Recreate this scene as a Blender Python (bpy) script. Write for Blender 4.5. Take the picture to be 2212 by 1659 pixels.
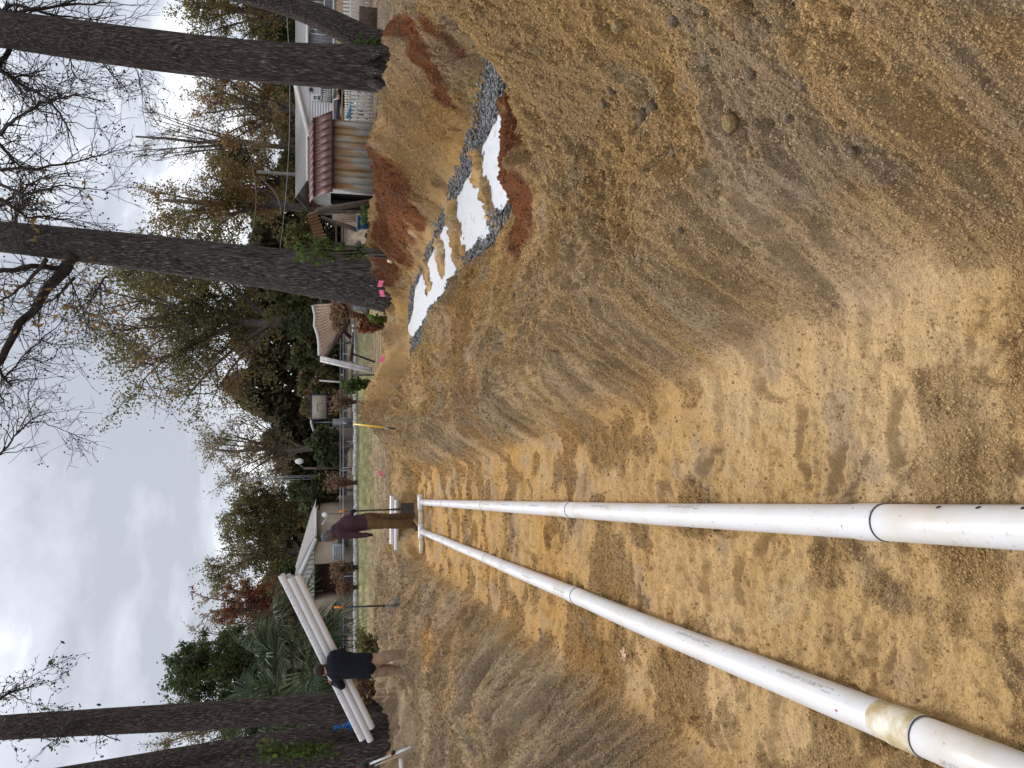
import bpy, math, random
import numpy as np
from math import radians, sin, cos, pi, sqrt
from mathutils import Vector, Matrix
for o in list(bpy.data.objects): bpy.data.objects.remove(o)
SC = bpy.context.scene
COL = SC.collection
# ------------------------------------------------------------------ camera (a phone held sideways: world up points to the left of the picture)
CAM_H, PITCH = 1.72, radians(14.1)
cp, sp = cos(PITCH), sin(PITCH)
cam = bpy.data.cameras.new('camera')
cam.sensor_fit = 'HORIZONTAL'; cam.sensor_width = 36.0; cam.lens = 36.0 * 2840 / 4096
cam.clip_start = 0.05; cam.clip_end = 2000
camo = bpy.data.objects.new('camera', cam); COL.objects.link(camo)
camo.matrix_world = Matrix(((0, 1, 0, 0), (-sp, 0, -cp, 0), (-cp, 0, sp, CAM_H), (0, 0, 0, 1)))
SC.camera = camo
# ------------------------------------------------------------------ sky, sun, exposure
SUN_EL, SUN_AZ = radians(44), radians(-14)      # azimuth from +Y towards +X
W = bpy.data.worlds.new('World'); SC.world = W; W.use_nodes = True
nt = W.node_tree; nt.nodes.clear(); N = nt.nodes.new; Lk = nt.links.new
def mth(op, a, b=None, c=None, tree=None):
    t = tree or nt; n = t.nodes.new('ShaderNodeMath'); n.operation = op
    for i, v in enumerate((a, b, c)):
        if v is None: continue
        if isinstance(v, (int, float)): n.inputs[i].default_value = v
        else: t.links.new(v, n.inputs[i])
    return n.outputs[0]
tc = N('ShaderNodeTexCoord'); sepx = N('ShaderNodeSeparateXYZ'); Lk(tc.outputs['Generated'], sepx.inputs[0])
zz = mth('ADD', mth('MAXIMUM', sepx.outputs[2], 0.0), 0.22)
cmb = N('ShaderNodeCombineXYZ'); Lk(mth('DIVIDE', sepx.outputs[0], zz), cmb.inputs[0]); Lk(mth('DIVIDE', sepx.outputs[1], zz), cmb.inputs[1])
def wnoise(scale, detail, rough, dist, off):
    mp = N('ShaderNodeMapping'); mp.inputs['Location'].default_value = off; Lk(cmb.outputs[0], mp.inputs[0])
    n = N('ShaderNodeTexNoise'); n.inputs['Scale'].default_value = scale; n.inputs['Detail'].default_value = detail
    n.inputs['Roughness'].default_value = rough; n.inputs['Distortion'].default_value = dist
    Lk(mp.outputs[0], n.inputs[0]); return n.outputs['Fac']
n1 = wnoise(1.15, 9, .56, .25, (3.1, 1.7, 0)); n2 = wnoise(3.2, 8, .55, .3, (7.3, 4.1, 2)); n3 = wnoise(.45, 3, .5, .0, (1.3, 8.1, 5))
dens = mth('ADD', mth('MULTIPLY', n1, .55), mth('ADD', mth('MULTIPLY', n2, .25), mth('MULTIPLY', n3, .3)))
dens = mth('ADD', mth('MULTIPLY', mth('SUBTRACT', dens, .535), 1.75), .535)
ramp = N('ShaderNodeValToRGB'); Lk(dens, ramp.inputs[0])
e = ramp.color_ramp.elements
e[0].position = .40; e[0].color = (.97, .975, 1.0, 1)
e[1].position = .74; e[1].color = (.36, .39, .45, 1)
for p_, c_ in ((.488, (.90, .92, .955, 1)), (.535, (.70, .73, .79, 1)), (.59, (.52, .555, .62, 1))):
    q = e.new(p_); q.color = c_
sky = N('ShaderNodeTexSky'); sky.sky_type = 'NISHITA'; sky.sun_disc = False
sky.sun_elevation = SUN_EL; sky.sun_rotation = SUN_AZ; sky.dust_density = 2.0
bg1 = N('ShaderNodeBackground'); Lk(sky.outputs[0], bg1.inputs[0]); bg1.inputs[1].default_value = .10
bg2 = N('ShaderNodeBackground'); Lk(ramp.outputs[0], bg2.inputs[0]); bg2.inputs[1].default_value = 1.02
mxs = N('ShaderNodeMixShader'); mxs.inputs[0].default_value = .93
Lk(bg1.outputs[0], mxs.inputs[1]); Lk(bg2.outputs[0], mxs.inputs[2])
wo = N('ShaderNodeOutputWorld'); Lk(mxs.outputs[0], wo.inputs[0])
sun = bpy.data.lights.new('sun', 'SUN'); sun.energy = 1.9; sun.angle = radians(12); sun.color = (1, .96, .9)
suno = bpy.data.objects.new('sun', sun); COL.objects.link(suno)
sd = Vector((sin(SUN_AZ) * cos(SUN_EL), cos(SUN_AZ) * cos(SUN_EL), sin(SUN_EL)))
suno.rotation_euler = sd.to_track_quat('Z', 'Y').to_euler()
vs = SC.view_settings; vs.view_transform = 'Standard'; vs.look = 'None'; vs.exposure = 0.48; vs.gamma = 1; vs.use_curve_mapping = False
SC.render.engine = 'CYCLES'
# ------------------------------------------------------------------ geometry of the place: trench frame and sight lines used to measure it
FD = 2840 / 4096 * 2212
SN, CS = .1547, .988
def ray(x, y):
    a = (x - 1106) / FD
    return np.array([-(y - 829.5) / FD, cp - sp * a, -sp - cp * a])
def onz(x, y, z):
    r = ray(x, y); k = (z - CAM_H) / r[2]; return r * k + np.array([0, 0, CAM_H])
def onY(x, y, Y):
    r = ray(x, y); return r * (Y / r[1]) + np.array([0, 0, CAM_H])
def st2w(s, t, z=0.0): return np.array([-SN * s + CS * t, CS * s + SN * t, z + 0 * (s + t)])
def w2st(X, Y): return -X * SN + Y * CS, X * CS + Y * SN
# ------------------------------------------------------------------ noise
def _h(ix, iy, seed):
    with np.errstate(over='ignore'):
        n = (ix.astype(np.int64) * 374761393 + iy.astype(np.int64) * 668265263 + seed * 1274126177) & 0x7fffffff
        n = ((n ^ (n >> 13)) * 1274126177) & 0x7fffffff
        n = ((n ^ (n >> 16)) * 2246822519) & 0x7fffffff
    return (n & 0xffffff) / float(0xffffff)
def vnoise(x, y, seed=0):
    x = np.asarray(x, float); y = np.asarray(y, float)
    ix = np.floor(x); iy = np.floor(y); fx = x - ix; fy = y - iy
    fx = fx * fx * fx * (fx * (fx * 6 - 15) + 10); fy = fy * fy * fy * (fy * (fy * 6 - 15) + 10)
    a = _h(ix, iy, seed); b = _h(ix + 1, iy, seed); c = _h(ix, iy + 1, seed); d = _h(ix + 1, iy + 1, seed)
    return (a + (b - a) * fx) * (1 - fy) + (c + (d - c) * fx) * fy
def fbm(x, y, octv=4, seed=0, gain=.5):
    s = 0; a = 1; tot = 0
    for i in range(octv):
        s = s + a * vnoise(x * 2 ** i + 17.3 * i, y * 2 ** i - 9.1 * i, seed + i); tot += a; a *= gain
    return s / tot * 2 - 1
def clods(x, y, seed, dens=.6):
    ix = np.floor(x); iy = np.floor(y); best = np.zeros_like(x)
    for dx in (-1, 0, 1):
        for dy in (-1, 0, 1):
            cx = ix + dx; cy = iy + dy
            px = cx + _h(cx, cy, seed); py = cy + _h(cx, cy, seed + 1)
            r = .25 + .5 * _h(cx, cy, seed + 2); on = _h(cx, cy, seed + 3) < dens
            d2 = (x - px) ** 2 + (y - py) ** 2
            v = np.sqrt(np.maximum(r * r - d2, 0)) * on
            best = np.maximum(best, v)
    return best
def sstep(a, b, x):
    k = np.clip((x - a) / (b - a), 0, 1); return k * k * (3 - 2 * k)
# ------------------------------------------------------------------ terrain height
G0 = .45
SA = [0, 1, 2, 2.6, 3, 3.55, 4.2, 5, 6, 7, 8, 10, 12, 13, 14, 15, 16, 17.5, 19]
CZ = [1.34, 1.31, 1.22, 1.10, .96, .61, .25, .12, .17, .36, .60, .55, .52, .58, .62, .58, .5, .46, G0]
CT = [2.0] * 10 + [2.0, 2.0, 1.9, 1.7, 1.5, 1.5, 1.5, 1.5, 1.5]
FZ = [1.0, 1.0, 1.0, 1.0, 1.0, 1.0, 1.0, 1.0, 1.0, 1.0, 1.05, 1.12, .93, .86, .74, .62, .5, .46, G0]
LZ = [.70, .70, .68, .66, .65, .63, .60, .57, .54, .50, .45, .34, .27, .27, .3, .34, .4, .43, G0]
MOUNDS = [(.30, 15.3, .62, .65, .55), (-.35, 15.6, .48, .55, .55), (-1.0, 15.5, .28, .55, .5), (1.05, 15.8, .34, .75, .5), (2.0, 15.4, .30, .8, .42), (2.9, 15.1, .28, .7, .5), (3.5, 14.4, .2, .8, .6),
          (-5.3, 16.4, .24, 1.2, .6), (-6.5, 15.6, .36, .5, .6), (-4.3, 16.6, .18, .5, .6), (-7.4, 13.4, .34, .6, .55), (-6.8, 12.7, .20, .45, .45), (-8.2, 13.0, .3, .6, .5),
          (-4.5, 13.5, .10, .6, .4), (5.6, 9.2, .12, .7, .6), (-5.4, 12.3, -.08, 1.2, .8), (1.75, 3.1, .10, .5, .5), (1.5, 5.6, .08, .4, .5), (4.9, 11.3, .15, .5, .6)]
def trench2(s): return sstep(4.9, 6.1, s) * (1 - sstep(14.9, 16.0, s))
def prof(s, t):
    sc = np.clip(s, 0, 19)
    re = np.interp(sc, [0, 2, 3, 5, 11, 14, 15], [.64, .62, .52, .42, .42, .55, .55])
    endf = sstep(14.5, 15.7, s); fl = endf * .40
    bz = np.interp(sc, [0, 3, 5, 8, 12, 14.5, 15.5], [.52, .49, .45, .38, .33, .32, .42]); cz = np.interp(sc, SA, CZ); ct = np.interp(sc, SA, CT)
    fz = np.interp(sc, SA, FZ); lz = np.interp(sc, SA, LZ)
    k2 = trench2(s); z2 = np.where(s < 10, np.interp(sc, [0, 3.5, 4.6, 5.6], [.95, .72, .32, .16]), .42) * (1 - k2) + .07 * k2
    one = np.ones_like(s)
    sz = bz + np.interp(sc, [0, 2, 3, 4, 5, 8, 14], [.30, .15, .06, -.05, -.13, .03, .06])
    T = [-60 * one, -6 * one, -2.7 * one, -1.72 * one, -1.31 * one, -1.27 * one, re, re + .035, re + .30, np.minimum(1.42, ct - .02), ct, 2.62 * one, 4.06 + np.interp(sc, [6, 6.8, 7.5, 8.5, 12, 14], [.5, .4, .02, -.06, .05, .15]), 5.1 + np.interp(sc, [6, 7, 8.5, 12], [.3, .2, 0, .05]), 6.6 * one, 60 * one]
    lip = .11 * (1 - endf)
    Z = [G0 * one, .43 * one, .41 * one, lz, fl + lip * .8, fl, fl, fl + lip, bz, sz, cz, z2, z2, fz, G0 * one, G0 * one]
    z = np.full_like(s, G0)
    for i in range(15):
        m = (t >= T[i]) & (t < T[i + 1])
        k = (t - T[i]) / (T[i + 1] - T[i])
        z = np.where(m, Z[i] + (Z[i + 1] - Z[i]) * k, z)
    return z
def base_z(X, Y):
    s, t = w2st(X, Y)
    w = .16 * fbm(s * .9, t * .9, 3, 11) ; w2 = .22 * fbm(s * .7, t * .7, 3, 12)
    edge = sstep(.35, .8, np.abs(t + .42) - .45)            # keep the trench floor itself straight
    tt = t + w * edge; ss = s + w2 * edge
    z = 0
    for d, wt in ((-.06, .15), (-.03, .22), (0, .26), (.03, .22), (.06, .15)): z = z + wt * prof(ss, tt + d)
    for (mx, my, h, rx, ry) in MOUNDS:
        q = ((X - mx) / rx) ** 2 + ((Y - my) / ry) ** 2
        z = z + h * np.exp(-q * 1.3)
    z = z + .55 * sstep(26, 46, Y) * sstep(1, 9, X)      # the ground rises a little towards the grey house
    return z
def sandmask(X, Y):
    s, t = w2st(X, Y)
    w = .35 * fbm(X * .8, Y * .8, 4, 31)
    m = (t + w > -5.6) & (t + w < 6.1) & (s + w < 16.9)
    m |= (t + w < -3) & (t + w > -9) & (s + w < 15.2) & (s > 8)
    for (mx, my, h, rx, ry) in MOUNDS:
        if h > 0: m |= ((X - mx) / rx) ** 2 + ((Y - my) / ry) ** 2 + w < 1.5
    return m
FOOT = []
rf = random.Random(5)
for i in range(110):
    FOOT.append((rf.uniform(1.0, 13.5), rf.uniform(-1.22, .42), rf.uniform(-.9, .9) + pi / 2 * (rf.random() < .5), rf.uniform(.12, .17), rf.uniform(.045, .065), rf.uniform(.008, .020)))
HEAPS = [(11.6, .25, .10, 3.25, 4.4), (10.15, .26, .10, 3.0, 4.3), (8.85, .26, .12, 2.5, 4.4), (7.15, .15, .11, 2.5, 4.1), (5.75, .32, .14, 2.2, 3.6)]
def full_z(X, Y):
    s, t = w2st(X, Y)
    z = base_z(X, Y)
    fr = np.interp(np.clip(s, 0, 19), [0, 2, 3, 5, 11, 14, 15], [.64, .62, .52, .42, .42, .55, .55])
    floor = sstep(-1.42, -1.2, t) * (1 - sstep(fr - .05, fr + .18, t)) * (1 - sstep(14.6, 15.4, s))
    sm = sandmask(X, Y).astype(float)
    r = np.hypot(X, Y)
    t2 = sstep(2.5, 2.75, t) * (1 - sstep(4.05, 4.3, t - np.interp(s, [6, 6.8, 7.5], [.4, .35, 0]))) * trench2(s)
    rough = sm * (1 - .86 * floor) * (1 - .75 * t2) + .05
    # lumps and crumbs
    calm = 1 - .7 * sstep(3.4, 4.0, s) * (1 - sstep(6.6, 7.2, s)) * sstep(1.3, 1.7, t) * (1 - sstep(2.9, 3.2, t))
    big = fbm(X * 1.7, Y * 1.7, 4, 3)
    z = z + .10 * big * rough * sm * calm
    run = fbm(s * 5.5, t * 1.1 + .3 * s, 4, 8)                      # slides running down the slopes
    face = sstep(fr - .05, fr + .06, t) * (1 - sstep(fr + .30, fr + .42, t)) * (1 - sstep(14, 15, s)) + sstep(-1.95, -1.85, t) * (1 - sstep(-1.3, -1.2, t)) * (1 - sstep(14, 15, s))
    z = z + (.05 * run + face * (.060 * fbm(s * 11 + 2 * t, t * 1.6, 4, 9) + .055 * fbm(s * 4, t * 2, 3, 10))) * rough * sm
    rough = rough * (1 - .45 * face)
    led = 1 - np.abs(fbm(X * 1.25 + 4, Y * 1.25, 3, 14)) * 2.2
    z = z + .10 * np.maximum(led, 0) ** 2 * rough * sm * (1 - face) * calm
    patch = sstep(-.15, .35, fbm(X * 1.3, Y * 1.3, 3, 21))
    sizef = .45 + .75 * patch
    z = z + 1.15 * calm * sizef * rough * (.16 * .5 * clods(X / .16, Y / .16, 40, .3) + .075 * .8 * clods(X / .075, Y / .075, 50, .55) + .034 * 1.0 * clods(X / .034, Y / .034, 60, .8))
    z = z + rough * .030 * fbm(X * 13, Y * 13, 4, 71) + rough * sm * .012 * fbm(X * 45, Y * 45, 2, 75)
    # trench floor: scrapes across it, shoe prints
    scr = .75 * fbm(s * 5.2 + 1.6 * t, t * 1.2, 4, 81) + .6 * fbm(s * 13 + 2.5 * t, t * 2.2, 3, 82)
    z = z + floor * (.034 * scr + .016 * np.abs(fbm(s * 3.2 + t, t * 2.2, 3, 83)) + .007 * fbm(X * 18, Y * 18, 3, 84))
    z = z + floor * .017 * clods(X / .05, Y / .05, 90, .45) * sstep(-.05, .3, fbm(X * 2.6, Y * 2.6, 3, 91))
    fi = np.nonzero(floor > .01)[0]; so = np.argsort(s[fi]); fi = fi[so]; sf = s[fi]
    for (fs, ft, fa, fl, fw, fd) in FOOT:
        m = fi[np.searchsorted(sf, fs - .25):np.searchsorted(sf, fs + .25)]
        m = m[np.abs(t[m] - ft) < .25]
        if not len(m): continue
        ds = s[m] - fs; dt = t[m] - ft
        u = (ds * cos(fa) + dt * sin(fa)) / fl; v = (-ds * sin(fa) + dt * cos(fa)) / (fw * (1 + .25 * u))
        q = np.sqrt(u * u + v * v)
        z[m] += floor[m] * (-fd * (1 - sstep(.82, 1.0, q)) + .65 * fd * np.exp(-((q - 1.2) / .16) ** 2))
    for (hs, hw, hh, ta, tb) in HEAPS:
        q = (s - hs - .75 * (t - 3.35) + .20 * fbm(s * 4, t * 4, 3, 95) + .16 * fbm(s * 14, t * 14, 3, 96)) / hw
        z = z + hh * np.exp(-q ** 4) * sstep(ta, ta + .25, t) * (1 - sstep(tb - .25, tb, t)) * (1 + .3 * fbm(X * 9, Y * 9, 3, 97))
    # grass ground
    z = z + (1 - sm) * (.035 * fbm(X * .5, Y * .5, 3, 99) + .012 * fbm(X * 6, Y * 6, 2, 98)) * sstep(8, 14, r)
    return z, floor, sm, t2, rough
def ground(X, Y): return float(base_z(np.array([float(X)]), np.array([float(Y)]))[0])
def groundf(X, Y):
    return float(full_z(np.array([float(X)]), np.array([float(Y)]))[0][0])

def hit(dx, dy, lift=0.0, fine=True):
    rr = ray(dx, dy); q = np.linspace(1.0, 30, 2400); P_ = rr[None] * q[:, None] + np.array([0, 0, CAM_H])
    b = P_[:, 2] < base_z(P_[:, 0], P_[:, 1]); k = np.argmax(b) if b.any() else len(q) - 1; p = P_[k]
    return np.array([p[0], p[1], (groundf(p[0], p[1]) if fine else p[2]) + lift])
# ------------------------------------------------------------------ materials
MATS = {}
def mat(name, col, rough=.85, var=.18, vscale=6.0, bump=0.0, bscale=30.0, metal=0.0, spec=.3, stretch=None, col2=None, thr=None, det=6):
    if name in MATS: return MATS[name]
    m = bpy.data.materials.new(name); m.use_nodes = True; t = m.node_tree; b = t.nodes['Principled BSDF']
    b.inputs['Roughness'].default_value = rough; b.inputs['Metallic'].default_value = metal; b.inputs['Specular IOR Level'].default_value = spec
    co = t.nodes.new('ShaderNodeTexCoord'); mp = t.nodes.new('ShaderNodeMapping'); t.links.new(co.outputs['Object'], mp.inputs[0])
    if stretch: mp.inputs['Scale'].default_value = stretch
    nz = t.nodes.new('ShaderNodeTexNoise'); nz.inputs['Scale'].default_value = vscale; nz.inputs['Detail'].default_value = det; nz.inputs['Roughness'].default_value = .62
    t.links.new(mp.outputs[0], nz.inputs[0])
    rp = t.nodes.new('ShaderNodeValToRGB'); t.links.new(nz.outputs['Fac'], rp.inputs[0])
    c2 = col2 or tuple(min(1, c * (1 + var)) for c in col); c1 = col if col2 else tuple(c * (1 - var) for c in col)
    lo, hi = thr or (.36, .64)
    rp.color_ramp.elements[0].position = lo; rp.color_ramp.elements[0].color = (*c1, 1)
    rp.color_ramp.elements[1].position = hi; rp.color_ramp.elements[1].color = (*c2, 1)
    t.links.new(rp.outputs[0], b.inputs['Base Color'])
    if bump:
        n2 = t.nodes.new('ShaderNodeTexNoise'); n2.inputs['Scale'].default_value = bscale; n2.inputs['Detail'].default_value = 5
        t.links.new(mp.outputs[0], n2.inputs[0]); bp = t.nodes.new('ShaderNodeBump'); bp.inputs['Strength'].default_value = bump; bp.inputs['Distance'].default_value = .02
        t.links.new(n2.outputs['Fac'], bp.inputs['Height']); t.links.new(bp.outputs[0], b.inputs['Normal'])
    MATS[name] = m; return m
def attr_mat(name, scales, amp, bumps, rough=.95, spec=.15, sat=0.0):
    m = bpy.data.materials.new(name); m.use_nodes = True; t = m.node_tree; b = t.nodes['Principled BSDF']
    b.inputs['Roughness'].default_value = rough; b.inputs['Specular IOR Level'].default_value = spec
    at = t.nodes.new('ShaderNodeAttribute'); at.attribute_name = 'Col'
    co = t.nodes.new('ShaderNodeTexCoord'); fac = None
    for s_, a_ in zip(scales, amp):
        nz = t.nodes.new('ShaderNodeTexNoise'); nz.inputs['Scale'].default_value = s_; nz.inputs['Detail'].default_value = 5; nz.inputs['Roughness'].default_value = .65
        t.links.new(co.outputs['Object'], nz.inputs[0])
        v = mth('ADD', mth('MULTIPLY', mth('SUBTRACT', nz.outputs['Fac'], .5, tree=t), a_, tree=t), 1.0, tree=t)
        fac = v if fac is None else mth('MULTIPLY', fac, v, tree=t)
    vm = t.nodes.new('ShaderNodeVectorMath'); vm.operation = 'SCALE'; t.links.new(at.outputs['Color'], vm.inputs[0]); t.links.new(fac, vm.inputs['Scale'])
    t.links.new(vm.outputs[0], b.inputs['Base Color'])
    prev = None
    for s_, st_, d_ in bumps:
        nz = t.nodes.new('ShaderNodeTexNoise'); nz.inputs['Scale'].default_value = s_; nz.inputs['Detail'].default_value = 4; nz.inputs['Roughness'].default_value = .6
        t.links.new(co.outputs['Object'], nz.inputs[0]); bp = t.nodes.new('ShaderNodeBump'); bp.inputs['Strength'].default_value = st_; bp.inputs['Distance'].default_value = d_
        t.links.new(nz.outputs['Fac'], bp.inputs['Height'])
        if prev: t.links.new(prev, bp.inputs['Normal'])
        prev = bp.outputs[0]
    t.links.new(prev, b.inputs['Normal'])
    MATS[name] = m; return m
M_LAWN = attr_mat('winter_lawn', (2.5, 14, 60), (.5, .8, .9), ((30, .8, .05), (90, .7, .02)))
def sand_mat():
    m = bpy.data.materials.new('sand'); m.use_nodes = True; t = m.node_tree; b = t.nodes['Principled BSDF']
    b.inputs['Roughness'].default_value = .95; b.inputs['Specular IOR Level'].default_value = .12
    at = t.nodes.new('ShaderNodeAttribute'); at.attribute_name = 'Col'; co = t.nodes.new('ShaderNodeTexCoord'); L = t.links.new
    wob = t.nodes.new('ShaderNodeTexNoise'); wob.inputs['Scale'].default_value = 22; wob.inputs['Detail'].default_value = 3; L(co.outputs['Object'], wob.inputs[0])
    wv = t.nodes.new('ShaderNodeVectorMath'); wv.operation = 'MULTIPLY_ADD'; L(wob.outputs['Color'], wv.inputs[0]); wv.inputs[1].default_value = (.035, .035, .035); L(co.outputs['Object'], wv.inputs[2])
    def vor(sc):
        v = t.nodes.new('ShaderNodeTexVoronoi'); v.inputs['Scale'].default_value = sc; L(wv.outputs[0], v.inputs['Vector']); return v
    def noi(sc, d=5, r=.65):
        n = t.nodes.new('ShaderNodeTexNoise'); n.inputs['Scale'].default_value = sc; n.inputs['Detail'].default_value = d; n.inputs['Roughness'].default_value = r; L(co.outputs['Object'], n.inputs[0]); return n.outputs['Fac']
    v1, v2, v3 = vor(42), vor(95), vor(210)
    def val(v):
        s = t.nodes.new('ShaderNodeSeparateXYZ'); L(v.outputs['Color'], s.inputs[0]); return s.outputs[0], s.outputs[1]
    crumb = at.outputs['Alpha']
    a1, b1 = val(v1); a2, b2 = val(v2); a3, b3 = val(v3)
    g = mth('ADD', mth('MULTIPLY', a1, .30, tree=t), mth('ADD', mth('MULTIPLY', a2, .42, tree=t), mth('MULTIPLY', a3, .40, tree=t), tree=t), tree=t)
    g = mth('SUBTRACT', g, .47, tree=t)
    fac = mth('ADD', mth('MULTIPLY', g, mth('ADD', mth('MULTIPLY', crumb, .95, tree=t), .25, tree=t), tree=t), 1.0, tree=t)
    fac = mth('MULTIPLY', fac, mth('ADD', mth('MULTIPLY', mth('SUBTRACT', noi(5), .5, tree=t), .5, tree=t), 1.0, tree=t), tree=t)
    fac = mth('MULTIPLY', fac, mth('ADD', mth('MULTIPLY', mth('SUBTRACT', noi(160, 3), .5, tree=t), .6, tree=t), 1.0, tree=t), tree=t)
    vm = t.nodes.new('ShaderNodeVectorMath'); vm.operation = 'SCALE'; L(at.outputs['Color'], vm.inputs[0]); L(fac, vm.inputs['Scale'])
    gm = t.nodes.new('ShaderNodeMixRGB'); L(vm.outputs[0], gm.inputs[1]); gm.inputs[2].default_value = (.24, .195, .145, 1)
    gf = t.nodes.new('ShaderNodeMapRange'); gf.inputs[1].default_value = .62; gf.inputs[2].default_value = .95; gf.inputs[4].default_value = .38; L(b2, gf.inputs[0])
    L(mth('MULTIPLY', gf.outputs[0], mth('ADD', mth('MULTIPLY', crumb, .8, tree=t), .15, tree=t), tree=t), gm.inputs[0])
    L(gm.outputs[0], b.inputs['Base Color'])
    h = mth('ADD', mth('MULTIPLY', v1.outputs['Distance'], -.012, tree=t), mth('ADD', mth('MULTIPLY', v2.outputs['Distance'], -.014, tree=t), mth('MULTIPLY', v3.outputs['Distance'], -.009, tree=t), tree=t), tree=t)
    h = mth('ADD', h, mth('MULTIPLY', noi(48, 6, .75), .045, tree=t), tree=t)
    h = mth('MULTIPLY', h, mth('ADD', mth('MULTIPLY', crumb, 1.25, tree=t), .16, tree=t), tree=t)
    h = mth('ADD', h, mth('MULTIPLY', noi(260, 3, .6), .0025, tree=t), tree=t)
    bp = t.nodes.new('ShaderNodeBump'); bp.inputs['Strength'].default_value = 1.0; bp.inputs['Distance'].default_value = 1.0; L(h, bp.inputs['Height']); L(bp.outputs[0], b.inputs['Normal'])
    MATS['sand'] = m; return m
M_SAND = sand_mat()
# ------------------------------------------------------------------ mesh builder
class MB:
    def __init__(s): s.V = []; s.Q = []; s.T = []; s.QM = []; s.TM = []; s.n = 0
    def add(s, v, quads=None, tris=None, m=0):
        v = np.asarray(v, float).reshape(-1, 3)
        if quads is not None and len(quads): q = np.asarray(quads, int).reshape(-1, 4) + s.n; s.Q.append(q); s.QM.append(np.full(len(q), m))
        if tris is not None and len(tris): q = np.asarray(tris, int).reshape(-1, 3) + s.n; s.T.append(q); s.TM.append(np.full(len(q), m))
        s.V.append(v); s.n += len(v)
    def box(s, lo, hi, m=0, rot=None, piv=None):
        (x0, y0, z0), (x1, y1, z1) = lo, hi
        v = np.array([[x0, y0, z0], [x1, y0, z0], [x1, y1, z0], [x0, y1, z0], [x0, y0, z1], [x1, y0, z1], [x1, y1, z1], [x0, y1, z1]], float)
        if rot is not None:
            pv = np.array(piv if piv is not None else v.mean(0)); v = (v - pv) @ np.array(rot).T + pv
        s.add(v, [[0, 3, 2, 1], [4, 5, 6, 7], [0, 1, 5, 4], [1, 2, 6, 5], [2, 3, 7, 6], [3, 0, 4, 7]], m=m)
    def beam(s, a, b, w, h, m=0, up=(0, 0, 1)):
        a = np.asarray(a, float); b = np.asarray(b, float); d = b - a; d /= np.linalg.norm(d)
        x = np.cross(d, up); 
        if np.linalg.norm(x) < 1e-4: x = np.array([1., 0, 0])
        x /= np.linalg.norm(x); y = np.cross(x, d)
        v = [p + sx * x * w / 2 + sy * y * h / 2 for p in (a, b) for sx, sy in ((-1, -1), (1, -1), (1, 1), (-1, 1))]
        s.add(v, [[0, 1, 2, 3], [7, 6, 5, 4], [0, 4, 5, 1], [1, 5, 6, 2], [2, 6, 7, 3], [3, 7, 4, 0]], m=m)
    def tube(s, path, rad, sides=8, cap=True, m=0, fn=None, closed_tip=False):
        P = np.asarray(path, float); n = len(P); R = np.broadcast_to(np.asarray(rad, float), (n,))
        D = np.gradient(P, axis=0); D /= np.maximum(np.linalg.norm(D, axis=1, keepdims=True), 1e-9)
        ref = np.array([0, 0, 1.]) if abs(D[0][2]) < .8 else np.array([1., 0, 0])
        X = np.cross(D, ref); X /= np.maximum(np.linalg.norm(X, axis=1, keepdims=True), 1e-9); Y = np.cross(D, X)
        a = np.arange(sides) * 2 * pi / sides
        rr = R[:, None] * np.ones((1, sides))
        if fn is not None: rr = rr * fn(n, sides)
        v = P[:, None, :] + rr[..., None] * (np.cos(a)[None, :, None] * X[:, None, :] + np.sin(a)[None, :, None] * Y[:, None, :])
        i = np.arange(n - 1)[:, None] * sides; j = np.arange(sides)[None, :]; k = (j + 1) % sides
        q = np.stack([i + j, i + k, i + sides + k, i + sides + j], -1).reshape(-1, 4)
        v = v.reshape(-1, 3); tr = []
        if cap:
            v = np.vstack([v, P[0], P[-1]]); c0, c1 = n * sides, n * sides + 1
            for u in range(sides): tr.append([c0, (u + 1) % sides, u]); tr.append([c1, (n - 1) * sides + u, (n - 1) * sides + (u + 1) % sides])
        s.add(v, q, tr, m)
    def lathe(s, c, prof, sides=16, m=0, axis=None):
        c = np.asarray(c, float); ax = np.array(axis if axis is not None else (0, 0, 1.), float); ax /= np.linalg.norm(ax)
        s.tube([c + ax * z for r, z in prof], [max(r, 1e-4) for r, z in prof], sides, True, m)
    def prism(s, poly, ext, m=0):
        p = np.asarray(poly, float); n = len(p); ext = np.asarray(ext, float)
        v = np.vstack([p, p + ext]); q = [[i, (i + 1) % n, n + (i + 1) % n, n + i] for i in range(n)]
        cidx = 2 * n; v = np.vstack([v, p.mean(0), p.mean(0) + ext]); tr = []
        for i in range(n): tr.append([cidx, (i + 1) % n, i]); tr.append([cidx + 1, n + i, n + (i + 1) % n])
        s.add(v, q, tr, m)
    def ball(s, c, r, m=0, seg=8, rings=5, sc=(1, 1, 1)):
        c = np.asarray(c, float); v = [c + np.array([0, 0, -r * sc[2]])]
        for i in range(1, rings):
            ph = -pi / 2 + pi * i / rings
            for j in range(seg):
                th = 2 * pi * j / seg; v.append(c + r * np.array([cos(ph) * cos(th) * sc[0], cos(ph) * sin(th) * sc[1], sin(ph) * sc[2]]))
        v.append(c + np.array([0, 0, r * sc[2]])); L = len(v) - 1; q = []; tr = []
        for j in range(seg): tr.append([0, 1 + (j + 1) % seg, 1 + j]); b = 1 + (rings - 2) * seg; tr.append([L, b + j, b + (j + 1) % seg])
        for i in range(rings - 2):
            for j in range(seg): a = 1 + i * seg; q.append([a + j, a + (j + 1) % seg, a + seg + (j + 1) % seg, a + seg + j])
        s.add(v, q, tr, m)
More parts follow.
